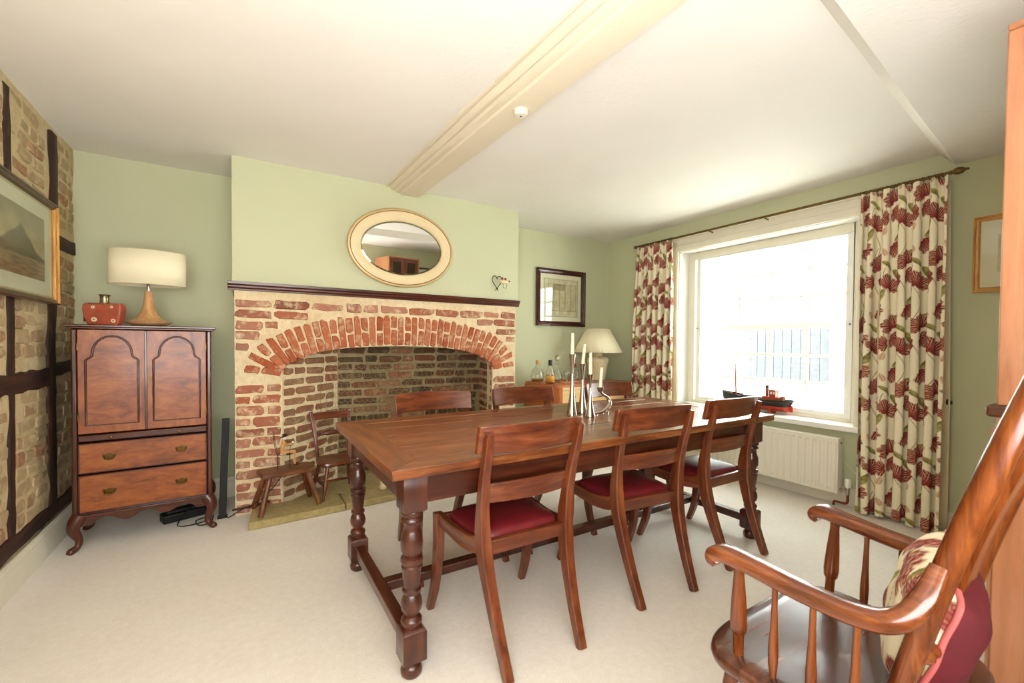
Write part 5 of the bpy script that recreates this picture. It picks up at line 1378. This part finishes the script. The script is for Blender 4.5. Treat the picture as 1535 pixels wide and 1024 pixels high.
def curtain(label, y0, y1, b0, b1, folds, seed, nu, nv, z0=0.012, z1=2.275, full=2.0):
    t = thing('curtain', label, 'curtain', (XR - 0.1, (y0 + y1) / 2, 0), 0, 'floral tulip curtains')
    yc = (y0 + y1) / 2
    rg_ = random.Random(seed); wts = [rg_.uniform(0.7, 1.35) for _ in range(folds)]; tw = sum(wts); ed_ = [0]
    for w in wts: ed_.append(ed_[-1] + w / tw)
    amp = [rg_.uniform(0.75, 1.2) for _ in range(folds)]
    us = np.linspace(0, 1, nu); vs_ = np.linspace(0, 1, nv)
    ph = np.interp(us, ed_, np.arange(folds + 1)); am = np.interp(us, (np.array(ed_[:-1]) + np.array(ed_[1:])) / 2, amp)
    Y = np.zeros((nv, nu)); X = np.zeros((nv, nu)); Z = np.zeros((nv, nu))
    for j, v in enumerate(vs_):     # v 0 top .. 1 bottom
        a0, a1 = y0 + (b0 - y0) * v, y1 + (b1 - y1) * v
        A = 0.018 + 0.022 * min(1, v * 2.5)
        drift = 0.14 * math.sin(v * 3.1 + seed) * np.sin(us * 5 + seed)
        w_ = 2 * PI * (ph + drift)
        X[j] = -A * am * np.cos(w_) + 0.008 * np.sin(us * 9 + v * 4)
        Y[j] = a0 + (a1 - a0) * us - yc + 0.012 * np.sin(2 * w_) * min(1, 0.4 + v)
        Z[j] = z1 + (z0 - z1) * v + 0.006 * np.cos(w_) * (v < 0.02) - (0.012 * np.sin(us * 6 + 1) if v > 0.99 else 0)
        if v < 0.05:  # gathered heading
            X[j] += 0.006 * np.sin(us * folds * 19)
    Z[-1] = np.maximum(Z[-1], 0.004)
    verts = np.stack([X, Y, Z], -1).reshape(-1, 3)
    fs = [(j * nu + i, j * nu + i + 1, (j + 1) * nu + i + 1, (j + 1) * nu + i) for j in range(nv - 1) for i in range(nu - 1)]
    me = bpy.data.meshes.new('cloth'); me.from_pydata(verts.tolist(), [], fs); me.shade_smooth()
    Lc = (y1 - y0) * full
    UU, VV = np.meshgrid(us * Lc, (1 - vs_) * (z1 - z0))
    paint(me, petal_print(UU.ravel() + 0.07 * seed, VV.ravel()))
    obj('cloth', me, M['cloth'], t)
    # lining behind
    b = MB(); b.grid(lambda u, v: (0.052 + 0.004 * math.sin(u * folds * 5), y0 + (b0 - y0) * v - yc + (-0.02 * min(1, v * 1.6)) + u * ((y1 - y0) + 0.01), z1 - 0.02 + (z0 + 0.03 - z1) * v), 40, 20)
    b.build('lining', M['lining'], t, smooth=60, fix=False, solid=0.001)
    return t
curtain('long floral tulip curtain hanging beside the gilt-framed print', 0.905, 1.355, 0.90, 1.345, 6, 3, 330, 520)
curtain('floral tulip curtain hanging beside the pleated-shade lamp', 2.965, 3.43, 2.945, 3.49, 7, 5, 300, 380)
cr = thing('curtain_rod', 'antique brass curtain rod with a pointed finial above the window', 'curtain rod', (XR - 0.1, 2.15, 2.290))
MB().tube([(0, 1.30, 0), (0, -1.25, 0)], 0.010, 12).build('pole', M['brass'], cr)
for s, y in ((-1, -1.25), (1, 1.30)):
    Mx = Matrix.Rotation(PI / 2 * (1 if s < 0 else -1), 3, 'X')
    if s < 0: MB().lathe([(0.010, 0), (0.013, 0.006), (0.010, 0.012), (0.018, 0.022), (0.023, 0.038), (0.019, 0.056), (0.008, 0.070), (0.006, 0.076), (0.008, 0.081), (0, 0.087)], 16, (0, y, 0), Mx).build('finial', M['brass'], cr, smooth=40)
    else: MB().lathe([(0.010, 0), (0.016, 0.006), (0.018, 0.02), (0.012, 0.032), (0, 0.034)], 16, (0, y, 0), Mx).build('finial', M['brass'], cr, smooth=40)
for y in (-1.19, -0.10, 0.42, 1.24):
    MB().tube([(0, y, -0.002), (0.1, y, -0.012)], 0.006, 8).build('bracket', M['brass'], cr)
for i in range(15):
    y = -1.215 + i * 0.0305
    MB().tube([(0.0145 * math.cos(a), y + 0.004 * math.sin(a), -0.003 + 0.0145 * math.sin(a)) for a in np.linspace(0, 2 * PI, 14, False)], 0.0024, 5, closed=True).build('ring', M['brass'], cr)
for i in range(12):
    y = 0.84 + i * 0.037
    MB().tube([(0.0145 * math.cos(a), y + 0.004 * math.sin(a), -0.003 + 0.0145 * math.sin(a)) for a in np.linspace(0, 2 * PI, 14, False)], 0.0024, 5, closed=True).build('ring', M['brass'], cr)
hk = thing('tieback_hook', 'small dark tieback hook on the wall beside the long curtain', 'hook', (XR, 0.895, 0.84))
MB().lathe([(0.014, 0), (0.014, 0.004), (0.006, 0.007), (0.006, 0.03)], 12, (0, 0, 0), Matrix.Rotation(-PI / 2, 3, 'Y')).build('plate', M['iron'], hk)
MB().tube(catmull([(-0.03, 0, 0), (-0.05, 0, -0.006), (-0.055, 0, 0.012), (-0.045, 0, 0.022)], 5), 0.005, 8).build('hook_arm', M['iron'], hk)

# ------------------------------------------------------------------ tall cabinet at the right edge
tc = thing('tall_cabinet', 'tall honey-coloured wooden cabinet at the right edge of the room', 'cabinet', (2.24, 0.0, 0))
cx0, cx1, cyf, cyb = -0.36, 0.12, 0.335, -0.48
ct = 2.13
MB().box2((cx0, cyb, 1.03), (cx0 + 0.02, cyf, ct - 0.0202)).build('side_panel', wood('tall', 'Z'), tc, bevel=0.004)
MB().box2((cx1 - 0.02, cyb, 1.03), (cx1, cyf, ct - 0.0202)).build('side_panel', wood('tall', 'Z'), tc, bevel=0.004)
MB().box2((cx0, cyb, ct - 0.02), (cx1, cyf, ct)).build('top', wood('tall', 'X'), tc, bevel=0.004)
MB().box2((cx0 + 0.02, cyb, 1.03), (cx1 - 0.02, cyb + 0.012, ct - 0.02)).build('back', wood('tall', 'Z'), tc)
for s in (0, 1):
    x0 = cx0 + 0.021 + s * 0.22; x1 = x0 + 0.218
    f = MB(); f.box2((x0, cyf - 0.02, 1.04), (x0 + 0.05, cyf, ct - 0.025)); f.box2((x1 - 0.05, cyf - 0.02, 1.04), (x1, cyf, ct - 0.025)); f.box2((x0 + 0.05, cyf - 0.02, 1.04), (x1 - 0.05, cyf, 1.09)); f.box2((x0 + 0.05, cyf - 0.02, ct - 0.075), (x1 - 0.05, cyf, ct - 0.025))
    d = f.build('door', wood('chair', 'Z'), tc, bevel=0.002)
    MB().box2((x0 + 0.05, cyf - 0.012, 1.09), (x1 - 0.05, cyf - 0.009, ct - 0.075)).build('pane', M['picglass'], d, smooth=0)
for zz in (1.36, 1.70): MB().box2((cx0 + 0.02, cyb + 0.012, zz), (cx1 - 0.02, cyf - 0.03, zz + 0.016)).build('shelf', wood('tall', 'X'), tc)
MB().box2((cx0 - 0.012, cyb, 0.995), (cx1 + 0.012, cyf + 0.02, 1.03)).build('waist_moulding', wood('cabinet_dark', 'X'), tc, bevel=0.008, seg=3)
MB().box2((cx0, cyb, 0.08), (cx1, cyf, 0.996)).build('lower_case', wood('tall', 'Z'), tc, bevel=0.004)
MB().box2((cx0 + 0.02, cyb + 0.02, 0.0), (cx1 - 0.02, cyf - 0.02, 0.081)).build('plinth', wood('cabinet_dark', 'X'), tc)
for s in (-1, 1): 
    d = MB().box2((-0.12 + min(0.004 * s, s * 0.225), cyf, 0.12), (-0.12 + max(0.004 * s, s * 0.225), cyf + 0.012, 0.96)).build('lower_door', wood('tall', 'Z'), tc, bevel=0.003)
    MB().lathe([(0.008, 0), (0.006, 0.01), (0.014, 0.02), (0, 0.026)], 12, (-0.12 + s * 0.04, cyf + 0.012, 0.6), Matrix.Rotation(-PI / 2, 3, 'X')).build('knob', M['brass_old'], d)

# ------------------------------------------------------------------ Windsor-style armchair in the foreground
ac = thing('armchair', 'glossy wooden spindle armchair in the foreground corner', 'armchair', (1.315, 0.40, 0))
AW = lambda ax='Z': wood('arm', ax)
def aseat(u, v):
    a = 2 * PI * u; c, s_ = math.cos(a), math.sin(a); px = math.copysign(abs(c) ** 0.5, c); py = math.copysign(abs(s_) ** 0.42, s_)
    k, zz = [(0.001, 0.378), (0.92, 0.380), (0.985, 0.388), (1, 0.402), (0.99, 0.414), (0.965, 0.420), (0.8, 0.418), (0.45, 0.412), (0.001, 0.410)][int(round(v * 8))]
    return (px * (0.30 + 0.015 * py) * k, 0.082 + py * 0.238 * k, zz)
MB().grid(aseat, 72, 9, True).build('seat', wood('arm_seat', 'X'), ac, smooth=50)
LPf = [(0.013, 0), (0.016, 0.06), (0.013, 0.12), (0.017, 0.3), (0.021, 0.5), (0.014, 0.68), (0.019, 0.72), (0.014, 0.76), (0.018, 0.9), (0.014, 1)]
for s in (-1, 1):
    MB().turned((s * 0.285, 0.30, 0.0), (s * 0.235, 0.235, 0.385), LPf, 16).build('leg', AW(), ac, smooth=50)
    MB().turned((s * 0.265, -0.22, 0.0), (s * 0.215, -0.10, 0.385), LPf, 16).build('leg', AW(), ac, smooth=50)
    MB().turned((s * 0.272, 0.275, 0.14), (s * 0.250, -0.185, 0.14), [(0.008, 0), (0.014, 0.5), (0.008, 1)], 12).build('stretcher', AW('Y'), ac, smooth=50)
    # arm: flat, scrolled in front, sweeping up and in at the back
    P = catmull([(s * 0.272, 0.262, 0.638), (s * 0.272, 0.275, 0.650), (s * 0.270, 0.255, 0.668), (s * 0.262, 0.19, 0.664), (s * 0.255, 0.08, 0.652), (s * 0.246, -0.03, 0.650), (s * 0.232, -0.085, 0.668), (s * 0.203, -0.115, 0.712), (s * 0.165, -0.128, 0.770)], 7)
    MB().sweep(P, [0.040, 0.050, 0.054, 0.054, 0.050, 0.046, 0.046, 0.044, 0.036], [0.026, 0.036, 0.040, 0.038, 0.038, 0.040, 0.042, 0.040, 0.030], (1, 0, 0), 0.38).build('arm', AW('Y'), ac, smooth=55)
    MB().turned((s * 0.246, 0.222, 0.415), (s * 0.262, 0.215, 0.652), [(0.012, 0), (0.013, 0.24), (0.018, 0.27), (0.020, 0.36), (0.017, 0.62), (0.012, 0.9), (0.013, 1)], 16).build('arm_post', AW(), ac, smooth=50)
    for y in (0.135, 0.055, -0.025):
        MB().turned((s * 0.252, y, 0.413), (s * 0.256, y - 0.004, 0.645), [(0.007, 0), (0.0105, 0.16), (0.011, 0.3), (0.008, 0.55), (0.0065, 0.8), (0.0065, 1)], 12).build('spindle', AW(), ac, smooth=50)
    # back stile
    P = catmull([(s * 0.146, -0.045, 0.40), (s * 0.150, -0.085, 0.56), (s * 0.155, -0.135, 0.77), (s * 0.160, -0.20, 1.0), (s * 0.164, -0.26, 1.2)], 6)
    MB().tube(P, [0.020, 0.0215, 0.022, 0.021, 0.018], 18).build('back_stile', AW(), ac, smooth=60)
P = catmull([(-0.20, -0.255, 1.17), (0, -0.285, 1.18), (0.20, -0.255, 1.17)], 8)
MB().sweep(P, 0.024, 0.10, (0, 1, 0), 0.3).build('crest_rail', AW('X'), ac, smooth=50)
MB().turned((-0.158, -0.105, 0.575), (0.158, -0.105, 0.575), [(0.010 + 0.006 * abs(math.sin(i * PI / 4)), i / 40) for i in range(41)], 14).build('bobbin_rail', AW('X'), ac, smooth=60)
P = catmull([(0, -0.105, 0.58), (0, -0.155, 0.80), (0, -0.225, 1.02), (0, -0.268, 1.15)], 6)
MB().sweep(P, [0.075, 0.085, 0.095, 0.085], 0.013, (1, 0, 0), 0.1).build('back_splat', AW(), ac, smooth=40)
# cushion: floral front, burgundy back
cu = thing('cushion', 'floral cushion with burgundy back and pink piping in the armchair', 'cushion', (1.405, 0.385, 0.422))
cu.rotation_euler = (math.radians(14), math.radians(-9), math.radians(16))
def cush(side):
    def fn(u, v):
        x = (u * 2 - 1); z_ = (v * 2 - 1)
        rx = 0.180 * x * (1 - 0.07 * z_ * z_); rz = 0.150 + 0.150 * z_ * (1 - 0.07 * x * x)
        th = 0.075 * (max(0, 1 - x ** 4) * max(0, 1 - z_ ** 4)) ** 0.55
        return (rx, side * th + 0.004 * math.sin(9 * x) * math.cos(7 * z_), rz)
    return fn
b = MB().grid(cush(1), 60, 60); me = b.mesh('front_cover', 60, fix=False)
u, v = np.meshgrid(np.linspace(0, 0.42, 60), np.linspace(0, 0.36, 60)); paint(me, petal_print(u.ravel() + 0.11, v.ravel() + 0.05)); obj('front_cover', me, M['cloth'], cu)
MB().grid(cush(-1), 30, 30).build('back_cover', M['pillow_red'], cu, smooth=60, fix=False)
edge = [cush(0)(k / 20, 0) for k in range(20)] + [cush(0)(1, k / 20) for k in range(20)] + [cush(0)(1 - k / 20, 1) for k in range(20)] + [cush(0)(0, 1 - k / 20) for k in range(20)]
MB().tube(edge, 0.006, 8, closed=True).build('piping', M['piping'], cu, smooth=60)
